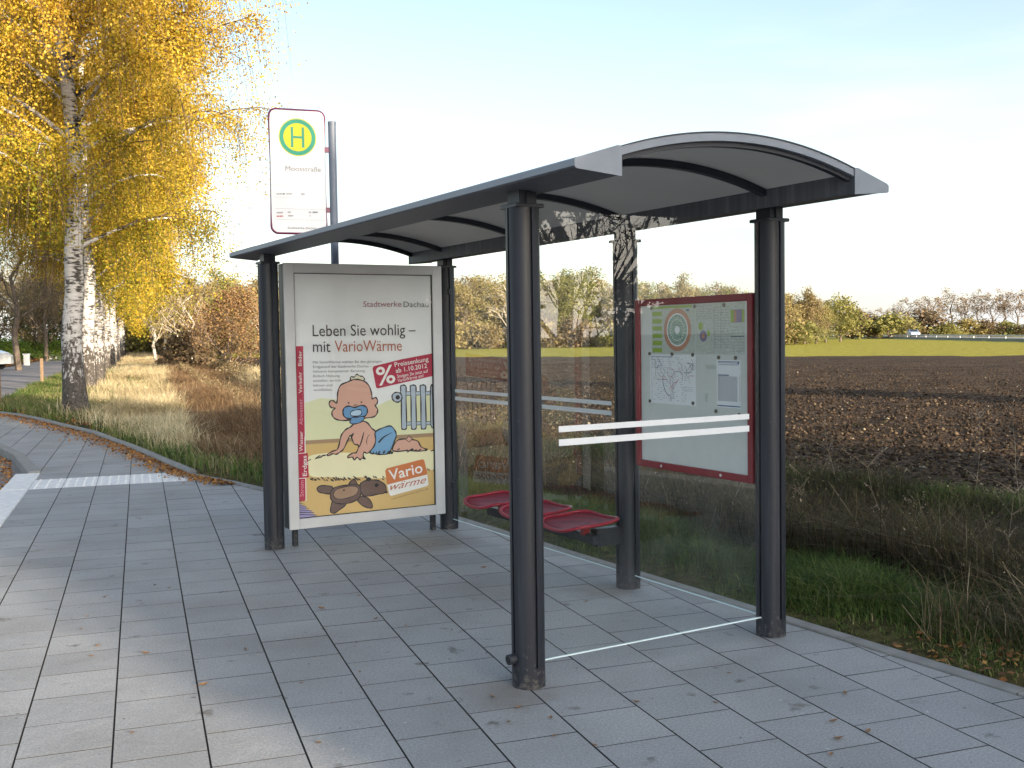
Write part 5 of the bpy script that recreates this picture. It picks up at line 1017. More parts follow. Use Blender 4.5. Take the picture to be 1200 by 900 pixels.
WT = [leaf_tree('autumn_tree', 21, 9.0, 5.5, 7500, .22, OCHRE, .03, clumps=70, sig=.42), leaf_tree('autumn_tree', 22, 9.0, 4.6, 6500, .21, OCHRE, .05, clumps=60, sig=.40),
      leaf_tree('autumn_tree', 23, 9.0, 5.0, 7500, .22, GREENY, .03, clumps=64, sig=.42), leaf_tree('autumn_tree', 24, 9.0, 6.2, 5000, .20, OCHRE, .10, clumps=80, sig=.36),
      leaf_tree('autumn_tree', 25, 9.0, 5.0, 5200, .20, GREENY, .04, clumps=90, sig=.36)]
WB = [bare_tree('thin_tree', 31, 9.0, (12, 5, 4), 3, leaves=900, mat=BROWNTWIG, leaf=.22), bare_tree('thin_tree', 32, 9.0, (13, 5, 4), 3, bark='pale_bark', leaves=700, mat=OCHRE, leaf=.22)]
SHB = [leaf_tree('shrub', 41, 2.6, 3.6, 1700, .22, OCHRE, .0, clumps=40, sig=.3, kids=(8, 3), levels=2), leaf_tree('shrub', 42, 2.4, 3.6, 1700, .22, GREENY, .0, clumps=40, sig=.3, kids=(8, 3), levels=2),
       leaf_tree('shrub', 43, 2.6, 3.2, 1500, .22, RUSSET, .0, clumps=40, sig=.3, kids=(8, 3), levels=2)]
used_once = set()
def inst(src):
    if src.name in used_once: return copy_tree(src)
    used_once.add(src.name); return src
rd = random.Random(77)
kindlab = {0: 'ochre leaved tree in the wood beyond the fields', 1: 'slender ochre tree in the wood beyond the fields', 2: 'yellow green tree in the wood beyond the fields', 3: 'broad thinning ochre tree in the wood beyond the fields', 4: 'half green thinning tree in the wood beyond the fields'}
def wood_tree(br, Y, H, k=None, bare=None):
    x, y = gpos(br, Y)
    if bare is not None: o = inst(WB[bare]); base = 9.0; lab = ('nearly bare grey tree in the wood beyond the fields', 'pale trunked thin tree in the wood beyond the fields')[bare]
    else: o = inst(WT[k]); base = 9.0; lab = kindlab[k]
    s = H/base; place(o, x, y, rd.uniform(0, 6.28), (s*rd.uniform(1.0, 1.35), s*rd.uniform(1.0, 1.35), s))
    tag(o, lab, 'tree', 'wood beyond the fields')
def top(br):
    """how high the wood stands by bearing"""
    return float(np.interp(br, [-360, -300, -240, -60, 0, 55, 80, 120, 240, 290], [9.0, 9.6, 10.2, 10.2, 10.4, 10.6, 10.2, 9.2, 8.4, 7.6]))
b = -372
while b < 232:
    if -230 < b < -75:
        b += 16; 
    Y = rd.uniform(150, 172); h = top(b) * rd.uniform(.86, 1.06) * Y/160
    r_ = rd.random()
    if r_ < .12: wood_tree(b, Y, h, bare=0)
    elif r_ < .22: wood_tree(b, Y, h, bare=1)
    else: wood_tree(b, Y, h, rd.choice((0, 0, 1, 1, 2, 3, 3, 4)))
    b += rd.uniform(7, 12)
b = -372
while b < 300:                                       # the wood's second line
    if -230 < b < -75: b += 14
    Y = rd.uniform(178, 196); wood_tree(b, Y, (top(min(b, 235)) if b < 232 else 7.2) * rd.uniform(.9, 1.0) * Y/172, rd.choice((0, 3, 1, 0, 2))); b += rd.uniform(13, 19)
wood_tree(54, 175, 11.6, 3); wood_tree(-46, 150, 8.8, 1)
b = -360
while b < 290:                                      # undergrowth along the edge of the wood
    Y = rd.uniform(139, 148); x, y = gpos(b, Y); k = rd.choice((0, 1, 0, 1, 0, 2)); o = inst(SHB[k]); s = rd.uniform(.8, 1.5)
    place(o, x, y, rd.uniform(0, 6.28), (s*1.2, s*1.2, s)); tag(o, ('ochre', 'green', 'russet')[k] + ' bush at the edge of the wood beyond the fields', 'bush', 'bushes at the edge of the wood')
    b += rd.uniform(10, 15)
for br, Y, H, k in ((248, 150, 6.8, 0), (258, 146, 7.0, 0), (268, 150, 7.0, 3), (277, 148, 7.0, 0), (288, 152, 6.2, 3), (297, 158, 5.8, 4)): wood_tree(br, Y, H, k)
o = leaf_tree('round_tree', 51, 5.6, 5.6, 4200, .25, GREENY, .1, clumps=60, sig=.4); place(o, *gpos(311, 165), 0, (1.25, 1.25, 1.15)); tag(o, 'round yellow green tree standing at the right end of the wood', 'tree')
FT = [bare_tree('bare_tree', 61, 9.0, (13, 5, 4), 3, leaves=1000, mat=BROWNTWIG, leaf=.22, tf=.3, spread=.6), bare_tree('bare_tree', 62, 9.0, (11, 6, 4), 3, leaves=800, mat=BROWNTWIG, leaf=.22, tf=.35, spread=.6)]
b = 327; i = 0
while b < 560:
    Y = rd.uniform(232, 262); h = (6.6 if b < 375 else 9.2)*rd.uniform(.88, 1.1); o = inst(FT[i % 2]); s = h/9
    place(o, *gpos(b, Y), rd.uniform(0, 6.28), (s*1.25, s*1.25, s)); tag(o, 'leafless grey brown tree in the row beyond the distant road', 'tree', 'bare trees beyond the distant road')
    b += rd.uniform(9, 15); i += 1
b = 322; i = 0
while b < 560:
    Y = rd.uniform(218, 228); o = inst(SHB[(i*2) % 3]); s = rd.uniform(1.0, 1.5)*(1.6 if b < 395 else 1); place(o, *gpos(b, Y), rd.uniform(0, 6.28), (s*1.6, s*1.6, s))
    tag(o, ('ochre', 'green', 'russet')[(i*2) % 3] + ' bush beyond the distant road', 'bush', 'bushes beyond the distant road'); b += rd.uniform(15, 22); i += 1

# distant road on a low bank with a crash barrier and a car
def road_pt(t, off): 
    a = Vector((50, 20)); c = Vector((112.5, 400)); d = (c-a).normalized(); n_ = Vector((d.y, -d.x)); q = a + d*t + n_*off; return q
mb = MB(); Ld = 385
pr_ = [(-6.5, -.4), (-3.6, .28), (3.6, .28), (6.5, -.4)]
mb.prism(pr_, lambda p: (*road_pt(0, p[0]), p[1]), lambda p: (*road_pt(Ld, p[0]), p[1])); M['bank'] = simple('bank_grass', (.07, .085, .03), .95, noise=.5, scale=.8, bump=.8, bscale=6)
tag(mb.build('embankment', M['bank']), kind='structure')
mb = MB(); mb.prism([(-3.3, .284), (-3.3, .30), (3.3, .30), (3.3, .284)], lambda p: (*road_pt(0, p[0]), p[1]), lambda p: (*road_pt(Ld, p[0]), p[1])); tag(mb.build('distant_road', M['asphalt']), kind='structure')
GR = empty('crash_barrier', (*road_pt(0, -3.45), .28)); tag(GR, 'long grey crash barrier along the distant road beyond the green field', 'crash barrier')
M['steel'] = simple('galvanised_steel', (.50, .50, .48), .5, metal=.3)
def loc(t, off, z): q = road_pt(t, off); return (q.x - GR.location.x, q.y - GR.location.y, z)
mb = MB(); mb.prism([(-3.46, .28), (-3.46, .50), (-3.42, .44), (-3.42, .34)], lambda p: loc(0, p[0], p[1]), lambda p: loc(Ld, p[0], p[1])); mb.build('rail', M['steel'], GR)
mb = MB()
for t in range(60, 380, 8):
    q = loc(t, -3.38, 0); mb.box(q[0]-.04, q[0]+.04, q[1]-.04, q[1]+.04, -.05, .45)
po = mb.build('barrier_posts', M['steel'], GR); po['kind'] = 'stuff'

def car(name, paint, van=False):
    root = empty(name)
    L_, W2, Hh = (4.9, .96, 1.9) if van else (4.3, .87, 1.45)
    if van: prof = [(-2.45, .35), (-2.45, 1.2), (-2.38, 1.82), (-2.25, 1.9), (.75, 1.9), (1.05, 1.84), (1.65, 1.22), (2.25, 1.05), (2.42, .9), (2.45, .35)]
    else: prof = [(-2.15, .3), (-2.15, .85), (-2.0, .95), (-1.45, 1.38), (-1.1, 1.45), (.1, 1.43), (.95, .98), (1.9, .82), (2.12, .65), (2.15, .3)]
    mb = MB(); n = len(prof)
    secs = []
    for y, k in ((-W2, 0), (-W2*.97, 1), (W2*.97, 1), (W2, 0)):
        secs.append([(x*(1 if k else .97), y*(1 - (.14 if z > 1.0 else 0)), z if k else z*.97 + .02) for x, z in prof])
    vs = [p for s_ in secs for p in s_]
    fs = [tuple(range(n)), tuple(reversed(range(3*n, 4*n)))] + [(k*n+i, k*n+(i+1) % n, (k+1)*n+(i+1) % n, (k+1)*n+i) for k in range(3) for i in range(n)]
    mb.add(vs, fs); mb.build('body', paint, root, bevel=.04)
    dark = M['cglass']
    mb = MB(); yy = W2*.88
    if van: win = [[(.85, 1.25), (1.5, 1.25), (1.1, 1.72), (.85, 1.72)], [(-.3, 1.25), (.75, 1.25), (.75, 1.72), (-.3, 1.72)], [(-2.2, 1.25), (-.45, 1.25), (-.45, 1.72), (-2.2, 1.72)]]
    else: win = [[(-1.5, 1.0), (-.4, 1.0), (-.4, 1.33), (-1.2, 1.33)], [(-.3, 1.0), (.7, 1.0), (.15, 1.33), (-.3, 1.33)]]
    for w in win:
        for s_ in (-1, 1): 
            m2 = MB(); m2.prism(w, lambda p: (p[0], s_*yy*.985, p[1]), lambda p: (p[0], s_*(yy+.015), p[1])); m2.build('side_window', dark, root)
    m2 = MB()
    if van: m2.add([(1.09, -.72, 1.80), (1.09, .72, 1.80), (1.66, .78, 1.25), (1.66, -.78, 1.25), (1.12, -.72, 1.83), (1.12, .72, 1.83), (1.69, .78, 1.26), (1.69, -.78, 1.26)], [(0,1,2,3),(7,6,5,4),(0,4,5,1),(1,5,6,2),(2,6,7,3),(3,7,4,0)])
    else: m2.add([(.16, -.66, 1.40), (.16, .66, 1.40), (.92, .74, 1.01), (.92, -.74, 1.01), (.18, -.66, 1.43), (.18, .66, 1.43), (.95, .74, 1.03), (.95, -.74, 1.03)], [(0,1,2,3),(7,6,5,4),(0,4,5,1),(1,5,6,2),(2,6,7,3),(3,7,4,0)])
    m2.build('windscreen', dark, root)
    for x in ((-1.6, 1.55) if van else (-1.35, 1.35)):
        for s_ in (-1, 1):
            w = MB(); w.tube([(x, s_*(W2-.18), .33), (x, s_*(W2+.01), .33)], .33, 20); wh = w.build('wheel', M['groove'], root)
            w = MB(); w.tube([(x, s_*(W2-.0), .33), (x, s_*(W2+.02), .33)], .19, 14); w.build('rim', M['silver'], wh)
    for s_ in (-1, 1):
        fx = 2.42 if van else 2.08; m2 = MB(); m2.cbox(fx-.12, fx+.05, s_*W2*.78-.14, s_*W2*.78+.14, .68, .82, .03); m2.build('headlight', M['silver'], root)
        m2 = MB(); bx_ = -2.47 if van else -2.17; m2.cbox(bx_, bx_+.06, s_*W2*.82-.08, s_*W2*.82+.08, .75, 1.0, .02); m2.build('tail_light', M['red'], root)
    return root
M['cglass'] = simple('car_glass', (.02, .025, .03), .1)
M['whitepaint'] = simple('white_car_paint', (.72, .72, .72), .25, noise=.02, coat=.5)
M['bluepaint'] = simple('pale_blue_car_paint', (.40, .48, .66), .25, noise=.02, coat=.5)
c = car('parked_van', M['whitepaint'], True)
vx, vy = -33.9, 66.0
c.location = (vx, vy, -.02); c.rotation_euler = (0, 0, R(-8)); tag(c, 'white van with a green panel parked under bare trees across the road', 'van')
m2 = MB(); m2.cbox(1.05, 1.72, -.985, -.96, .70, 1.02, .02); m2.build('side_panel', M['ink_green'], c)
c = car('distant_car', M['bluepaint']); q = road_pt(192, -1.5); c.location = (q.x, q.y, .30); c.rotation_euler = (0, 0, math.atan2(380, 62.5) + math.pi); tag(c, 'pale blue car driving on the distant road beyond the green field', 'car')

# trees, hedge and small things on the far side of the street (left)
LT = [bare_tree('roadside_tree', 71, 11.0, (14, 7, 5, 3), 4, leaves=500, mat=OCHRE, leaf=.12, tf=.25, spread=.7),
      bare_tree('roadside_tree', 73, 9.0, (15, 7, 5, 3), 4, leaves=3200, mat=OCHRE, leaf=.14, tf=.22, spread=.85)]
for (x, y, k, s, lab) in ((-31.2, 67, 0, .95, 'tall leafless tree beside the parked van'), (-44.0, 100, 1, 1.0, 'brownish tree with last leaves standing behind the gate pillar'), (-40.5, 78, 1, 1.05, 'spreading brownish tree behind the white van'),
                          (-50.0, 112, 1, 1.25, 'larger brownish tree far along the left side of the road'), (-57.0, 125, 0, 1.1, 'tall leafless tree far along the left side of the road')):
    o = inst(LT[k]); place(o, x, y, x*3.1, (s, s, s)); tag(o, lab, 'tree', 'trees left of the road')
DK = [leaf_tree('evergreen_tree', 81, 8.0, 5.5, 3400, .26, DARKG, .02, clumps=60, sig=.42)]
for i, (x, y, s) in enumerate(((-52, 118, 1.0), (-58, 120, 1.15), (-64, 124, 1.1), (-70, 130, 1.2), (-47, 104, .75), (-61, 108, .9), (-54.5, 101, .8), (-48, 92, .85), (-66, 150, 1.3), (-58, 140, 1.2))):
    if i % 3 == 1: o = inst(WT[3]); lab_ = 'ochre brown tree behind the gardens left of the road'
    else: o = inst(DK[0]); lab_ = 'dark green dense tree behind the gardens left of the road'
    place(o, x, y, i*1.7, (s*1.15, s*1.15, s)); tag(o, lab_, 'tree', 'dense trees behind the gardens')
HG = leaf_tree('garden_hedge', 91, 1.8, 3.2, 2600, .14, leafy('hedge_leaf', [(0, (.05, .09, .015)), (.6, (.12, .19, .025)), (1, (.22, .28, .04))], .3), .0, clumps=60, sig=.25, kids=(8, 3), levels=2)
for i, (x, y) in enumerate(((-41.2, 88), (-44.2, 92), (-43.5, 101), (-47.2, 104))):
    o = inst(HG); place(o, x, y, i*2.1, (1.15, 1, 1)); tag(o, ('bright green rounded hedge bush beside the gate pillar', 'bright green hedge bush left of the gate pillar', 'green hedge bush behind the white fence', 'green hedge bush farthest along the gardens')[i], 'hedge', 'garden hedge bushes')
GP = empty('gate_pillar', (-37.6, 82.0, .0), TP); tag(GP, 'white gate pillar box standing left of the road before the hedge', 'gate pillar')
mb = MB(); mb.cbox(-.22, .22, -.18, .18, -.1, .72, .02); mb.build('pillar', M['white_concrete'], GP); mb = MB(); mb.cbox(-.28, .28, -.22, .22, .72, .80, .02); mb.build('coping', M['ink_signwhite'], GP)
WF = empty('picket_fence', (-43.0, 104.0, .0), R(72)); tag(WF, 'white garden fence far down the left side of the road', 'fence')
mb = MB(); mb.box(-3.5, 3.5, -.03, .03, .3, .4); mb.box(-3.5, 3.5, -.03, .03, .75, .85); mb.build('rail', M['ink_signwhite'], WF)
mb = MB(); i = -3.4
while i < 3.5: mb.cbox(i, i+.11, -.06, -.032, .05, 1.0, .01); i += .17
mb.build('picket_panel', M['ink_signwhite'], WF)
SS = empty('street_sign', (-38.6, 93.0, 0), R(10)); tag(SS, 'small white street sign on a thin post left of the road', 'street sign')
mb = MB(); mb.tube([(0, 0, 0), (0, 0, 2.0)], .03, 8); mb.build('pole', M['steel'], SS); mb = MB(); mb.cbox(-.5, .5, -.05, -.032, 1.75, 2.0, .02); mb.build('sign_board', M['ink_signwhite'], SS)
for i, (u, v, h, lab) in enumerate(((-3.45, 43.0, .92, 'slim wooden marker post on the verge before the road'), (-3.40, 29.6, .78, 'short wooden post at the left edge of the footpath grass'))):
    s = empty('wooden_post'); x, y = pav2w(u, v); s.location = (x, y, float(hw(np.array([x]), np.array([y]))[0])); tag(s, lab, 'post', 'wooden posts on the verge')
    mb = MB(); mb.cbox(-.05, .05, -.05, .05, -.1, h*1.12, .012); mb.build('stake', M['wood'], s)

# shrubs in the ditch margin on the left
RB = bare_tree('russet_bush', 101, 3.4, (30, 7, 5), 3, leaves=11000, mat=RUSTY, leaf=.075, tf=.02, spread=.5, decay=.6, up=.2)
put(RB, 3.9, 51.5, 0, 1.0); RB.scale = (1.12, 1.12, 1.05); tag(RB, 'big rounded russet brown bush beside the ditch', 'bush')
o = inst(SHB[2]); put(o, 2.4, 60, 1.0); o.scale = (1.0, 1.0, .95); tag(o, 'brown bush on the ditch bank behind the russet bush', 'bush')
LB = [bare_tree('young_tree', 111, 5.6, (12, 5, 3), 3, bark='pale_bark', leaves=900, mat=OCHRE, leaf=.12, tf=.2, spread=.5, up=.25)]
for i, (u, v, s, lab) in enumerate(((1.0, 78, 1.0, 'pale stemmed young tree standing in the straw coloured grass left of the russet bush'), (3.2, 72, .95, 'leaning pale young tree rising just behind the russet bush'), (9.5, 86, 1.25, 'pale young tree at the field corner right of the russet bush'), (2.3, 104, 1.2, 'pale young tree farther along the grass strip'))):
    o = inst(LB[0]); put(o, u, v, i*2.0, s); tag(o, lab, 'tree', 'pale young trees by the ditch')
for i, (u, v, s) in enumerate(((4.5, 96, 1.5), (7.5, 104, 1.8), (3.5, 116, 1.7), (6.5, 122, 2.2), (2.4, 135, 2.0), (10.5, 110, 1.8), (13, 118, 2.2))):
    o = inst(SHB[i % 3]); put(o, u, v, i*1.3, s); o.scale = (s, s, s*1.25); tag(o, ('ochre', 'green', 'russet')[i % 3] + ' thicket bush between the birches and the wood', 'bush', 'thicket between the birches and the wood')
for i, (u, v, s, k) in enumerate(((6, 128, .95, 0), (10, 135, 1.05, 2), (3.5, 140, .9, 3), (14, 132, 1.0, 1), (1.5, 150, 1.0, 0))):
    o = inst(WT[k]); put(o, u, v, i*1.1, s); tag(o, kindlab[k].replace('in the wood beyond the fields', 'between the birches and the wood'), 'tree', 'trees between the birches and the wood')

# ------------------------------------------------------------------ grass and weeds
def blades(name, u, v, h, w, mat, rn, lean=.35, curl=.5, seed=1, dz=-.01, heads=0.0):
    rg = np.random.default_rng(seed); x, y = pav2w(u, v); z = height(u, v) + dz; n = len(u)
    az = rg.uniform(0, 2*np.pi, n); fx, fy = np.cos(az), np.sin(az); az2 = az + rg.normal(np.pi/2, .4, n); px, py = np.cos(az2)*w/2, np.sin(az2)*w/2
    l = np.abs(rg.normal(0, lean, n)); c = rg.uniform(0, curl, n)
    x1, y1, z1 = x + fx*h*l*.45, y + fy*h*l*.45, z + h*.58
    x2, y2, z2 = x + fx*h*(l + c*.6), y + fy*h*(l + c*.6), z + h*(1 - c*.35)
    tw = .15 + (heads*1.2 if heads else 0)
    V = np.stack([np.stack([x-px, y-py, z], -1), np.stack([x+px, y+py, z], -1), np.stack([x1+px*.8, y1+py*.8, z1], -1), np.stack([x1-px*.8, y1-py*.8, z1], -1),
                  np.stack([x2+px*tw, y2+py*tw, z2], -1), np.stack([x2-px*tw, y2-py*tw, z2], -1)], 1).reshape(-1, 3)
    k = np.arange(n)*6; F = np.concatenate([np.stack([k, k+1, k+2, k+3], -1), np.stack([k+3, k+2, k+4, k+5], -1)])
    o = np_obj(name, V, F, mat, None, np.repeat(rn, 6)); tag(o, kind='stuff'); return o
GRASS = leafy('grass_blade', [(0, (.035, .065, .015)), (.45, (.085, .14, .03)), (.7, (.15, .19, .045)), (.85, (.28, .24, .11)), (1, (.38, .32, .17))], .3, .6)
STRAW = leafy('dry_grass_blade', [(0, (.14, .10, .05)), (.3, (.32, .24, .12)), (.65, (.55, .44, .25)), (1, (.70, .60, .38))], .3, .7)
WEED = leafy('dry_weed_stalk', [(0, (.035, .026, .016)), (.35, (.085, .065, .038)), (.55, (.055, .065, .022)), (.7, (.15, .11, .06)), (.88, (.20, .15, .08)), (1, (.42, .34, .23))], .2, .8)
rg = np.random.default_rng(5)
def shpts(n, a0, a1, b0, b1):
    a = rg.uniform(a0, a1, n); bb = rg.uniform(b0, b1, n); x = P3[0] + a*UL[0] + bb*UB[0]; y = P3[1] + a*UL[1] + bb*UB[1]; return w2pav(x, y)
u, v = shpts(90000, -3.0, 10, 1.80, 3.35)
n_ = hnoise(u, v, .35, 2); keep = (rg.uniform(0, 1, len(u)) < .25 + n_) & (sdf(u, v, PAVE) > .085); u, v, n_ = u[keep], v[keep], n_[keep]
edge = np.clip((sdf(u, v, PAVE)-.08)/.4, .25, 1)
blades('verge_grass', u, v, (.03 + .19*n_**1.5 + rg.uniform(0, .06, len(u)))*edge, rg.uniform(.0035, .007, len(u)), GRASS, np.clip(.18 + .5*hnoise(u, v, .6, 6) + rg.normal(0, .19, len(u)), 0, 1), .6, 1.0, 2)
# grass along the left kerb and under the birches, either side of the tree row
def rnd_uv(n, u0, u1, v0, v1, pw=1.6):
    """denser near the camera"""
    t = rg.uniform(0, 1, n)**pw; vv = v0 + (v1-v0)*t; return rg.uniform(u0, u1, n), vv
u, v = rnd_uv(70000, -3.8, 2.9, 10, 60, 1.8)
ok = (np.minimum(sdf(u, v, PAVE), sdf(u, v, ROAD)) > .10) & (u < ditch(v) - .5) & ~((u < -.9) & (v < 22.6)); u, v = u[ok], v[ok]
dist = np.clip((v-10)/40, 0, 1); mix = np.clip((u + 1.2)/1.8, 0, 1)*np.clip((v-13)/8, .1, 1)
k = rg.uniform(0, 1, len(u)) > mix*.85
blades('verge_grass', u[k], v[k], (.08 + .14*hnoise(u[k], v[k], .7, 4) + .03*rg.uniform(0, 1, k.sum()))*(1+dist[k]*.3), rg.uniform(.006, .012, k.sum())*(1+dist[k]*2), GRASS, np.clip(.35 + .45*hnoise(u[k], v[k], 1.5, 8) + rg.normal(0, .2, k.sum()), 0, 1), .5, .8, 3)
u, v = rnd_uv(110000, -1.9, 2.9, 13, 140, 1.9)
ok = (sdf(u, v, PAVE) > .3) & (u < np.minimum(ditch(v) - .35, .55 + np.clip(v-18, 0, 200)*.016) + .5*hnoise(u, v, 1.5, 3)) & (rg.uniform(0, 1, len(u)) < np.clip((u + 1.6)/1.4, .15, 1)*np.clip((v-13)/8, .1, 1)) ; u, v = u[ok], v[ok]
far = 1 + np.clip((v-15)/40, 0, 3.0)
blades('dry_grass', u, v, (.12 + .42*hnoise(u, v, .9, 4)**1.4 + .08*rg.uniform(0, 1, len(u)))*np.where(v > 60, .8, 1), rg.uniform(.005, .010, len(u))*far, STRAW, np.clip(.30 + .75*hnoise(u, v, 1.6, 9) + rg.normal(0, .15, len(u)), 0, 1), .7, 1.0, 4)
# weeds filling the ditch
u, v = rnd_uv(210000, 0, 1, -2.5, 90, 1.8); lo = np.where(v > 11, np.minimum(.7 + np.clip(v-18, 0, 200)*.015 - ditch(v), -1.0), -1.0); q = lo + u*(1.45-lo); u = ditch(v) + q
ok = (np.minimum(sdf(u, v, PAVE), sdf(u, v, ROAD)) > .5); u, v, q = u[ok], v[ok], q[ok]
n_ = hnoise(u, v, .9, 7); far = 1 + np.clip((v-8)/18, 0, 3)
tall = np.where(v > 12, 1.25, 1.15)
hgt = (.24 + .42*n_ + .16*rg.uniform(0, 1, len(u)))*tall*np.clip(1.25-np.abs(q)*.35, .4, 1.2); wid = rg.uniform(.003, .008, len(u))*far; rn_ = np.clip(.12 + .42*hnoise(u, v, .5, 3) + rg.normal(0, .22, len(u)), 0, 1)
hgt = hgt*np.where(q > .7, .55, .92)*np.where(v > 18, .85, 1)
nr_ = v < 12 + rg.normal(0, 1.2, len(u))
blades('ditch_weeds', u[nr_], v[nr_], hgt[nr_], wid[nr_], WEED, rn_[nr_], .75, 1.0, 5)
BRN = leafy('brown_weed', [(0, (.07, .045, .025)), (.35, (.17, .105, .055)), (.6, (.27, .165, .09)), (.8, (.34, .24, .13)), (1, (.50, .40, .25))], .3, .8)
blades('brown_weeds', u[~nr_], v[~nr_], hgt[~nr_], wid[~nr_], BRN, np.clip(rn_[~nr_] + .12, 0, 1), .6, .9, 8)
# broad small leaves and seed heads among the weeds
u, v = rnd_uv(110000, 0, 1, -2.5, 60, 1.9); q = (u*2-1)*1.25+.18; u = ditch(v)+q; ok = (sdf(u, v, PAVE) > .5); u, v = u[ok], v[ok]
hh = rg.uniform(.04, .55, len(u))*(.5+.9*hnoise(u, v, .9, 7)); x, y = pav2w(u, v)
C = np.stack([x, y, height(u, v)+hh], -1); Vq, Fq = rot_quads(C, rg.uniform(.012, .034, len(u))*(1+np.clip((v-8)/16, 0, 2.5)), rg, .6)
o = np_obj('ditch_weed_leaves', Vq, Fq, WEED, None, np.repeat(np.where(rg.uniform(0, 1, len(u)) < .03, 1.0, np.where(v > 13, rg.uniform(.6, .9, len(u)), rg.uniform(.2, .66, len(u)))), 4)); tag(o, kind='stuff')
# green bank edge of the field
u, v = rnd_uv(70000, 0, 1, -3, 45, 1.7); q = 1.05 + u*.75; u = ditch(v) + q
blades('bank_grass', u, v, (.12 + .20*hnoise(u, v, .5, 12))*np.clip(1.5-(q-1.2), .4, 1), rg.uniform(.004, .009, len(u))*(1+np.clip((v-8)/18, 0, 2)), GRASS, np.clip(.35 + .35*hnoise(u, v, .7, 6) + rg.normal(0, .16, len(u)), 0, 1), .5, .8, 6)
# bright straw tussock on the far ditch side (left)
u, v = rnd_uv(9000, 0, 1, 24, 40, 1.0); u = ditch(v) + .7 + 1.5*rg.normal(0, .35, len(u)) + (v-24)*.05
blades('straw_tussock', u, v, rg.uniform(.35, .75, len(u)), rg.uniform(.01, .02, len(u)), STRAW, rg.uniform(.6, 1, len(u)), .6, .9, 7)
# soil clods on the ploughed field
n = 110000; t = rg.uniform(0, 1, n)**1.8; v = -4 + 62*t; q = 1.75 + rg.uniform(0, 1, n)*(6 + 26*rg.uniform(0, 1, n)); u = ditch(v)+q; x, y = pav2w(u, v)
s = rg.gamma(2.0, .008, n) + .007; s = np.minimum(s, .05)
O = np.array([[1, 0, 0], [-1, 0, 0], [0, 1, 0], [0, -1, 0], [0, 0, .8], [0, 0, -.8]], float)[None]*rg.uniform(.6, 1.3, (n, 6, 1))
az = rg.uniform(0, 6.28, n); ca, sa = np.cos(az)[:, None], np.sin(az)[:, None]
X = (O[..., 0]*ca - O[..., 1]*sa)*s[:, None] + x[:, None]; Y = (O[..., 0]*sa + O[..., 1]*ca)*s[:, None] + y[:, None]; Z = O[..., 2]*s[:, None] + (height(u, v)+s*.25)[:, None]
tri = np.array([[0, 2, 4], [2, 1, 4], [1, 3, 4], [3, 0, 4], [2, 0, 5], [1, 2, 5], [3, 1, 5], [0, 3, 5]])
o = np_obj('soil_clods', np.stack([X, Y, Z], -1).reshape(-1, 3), (np.arange(n)[:, None, None]*6 + tri[None]).reshape(-1, 3),
           leafy('soil_clod', [(0, (.020, .014, .010)), (.7, (.060, .041, .027)), (.975, (.13, .095, .062)), (1, (.34, .28, .2))], .0, .95, glossy=.1), None, np.repeat(rg.uniform(0, 1, n)**1.5, 6)); tag(o, kind='stuff')

# fallen leaves: drifts are stuff, single ones on the slabs are things
LITTER = leafy('fallen_leaf', [(0, (.10, .045, .02)), (.5, (.30, .13, .04)), (1, (.46, .25, .08))], .1, .7)
def litter(name, u, v, size, z=None, seed=1):
    rg2 = np.random.default_rng(seed); x, y = pav2w(u, v); zz = (height(u, v) if z is None else z) + .012 + rg2.uniform(0, .02, len(u))
    Vq, Fq = rot_quads(np.stack([x, y, zz], -1), size, rg2, .75, flat=.8); o = np_obj(name, Vq, Fq, LITTER, None, np.repeat(rg2.uniform(0, 1, len(u)), 4)); tag(o, kind='stuff')
n = 4200; a = rg.uniform(0, 1, n)**1.2*17.5 + 7.5; off = np.abs(rg.normal(0, .16, n))
bb = np.interp(a, [k[0] for k in KERB], [k[1] for k in KERB]) - off*np.clip(a/12, .3, 1.3); x = P3[0]+a*UL[0]+bb*UB[0]; y = P3[1]+a*UL[1]+bb*UB[1]; u, v = w2pav(x, y)
litter('leaf_litter', u, v, rg.uniform(.025, .055, n), z=0.0, seed=2)
n = 7000; u = rg.uniform(-12.5, -8.9, n); v = 20 + rg.uniform(0, 1, n)**1.3*110; litter('leaf_litter', u, v, rg.uniform(.08, .16, n)*(1+v/80), z=.0, seed=3)
n = 9000; u = rg.uniform(-4.6, .6, n); v = 20 + rg.uniform(0, 1, n)**1.4*40; litter('leaf_litter', u, v, rg.uniform(.05, .08, n), seed=4)
n = 600; u, v = shpts(n, -2.6, -.5, 1.8, 2.6); litter('leaf_litter', u, v, rg.uniform(.02, .05, n), seed=5)
n = 2600; v = rg.uniform(8.5, 21, n); ed_ = np.interp(v, [14.1, 16.6, 18.64, 20.5, 22.4], [-1.5, -1.78, -2.32, -3.1, -3.8]); u = ed_ - np.abs(rg.normal(0, .35, n)); litter('leaf_litter', u, v, rg.uniform(.03, .06, n), z=-.10, seed=6)
def leaf_proto():
    P = [(-.5, 0), (-.35, .16), (-.12, .27), (.12, .24), (.35, .12), (.5, .0), (.35, -.12), (.12, -.24), (-.12, -.27), (-.35, -.16)]
    vs = [(x*.05, y*.05, .004 + .010*abs(y)*2 + .006*x*x*4) for x, y in P] + [(0, 0, .003)] + [(-.038, .004, .005), (-.038, -.001, .004)]
    fs = [(10, i, (i+1) % 10) for i in range(10)] + [(0, 11, 12)]
    me = bpy.data.meshes.new('fallen_leaf'); me.from_pydata(vs, [], fs); me.materials.append(simple('brown_fallen_leaf', (.24, .13, .06), .7, noise=.5, scale=30)); return me
lm = leaf_proto(); rdl = random.Random(9)
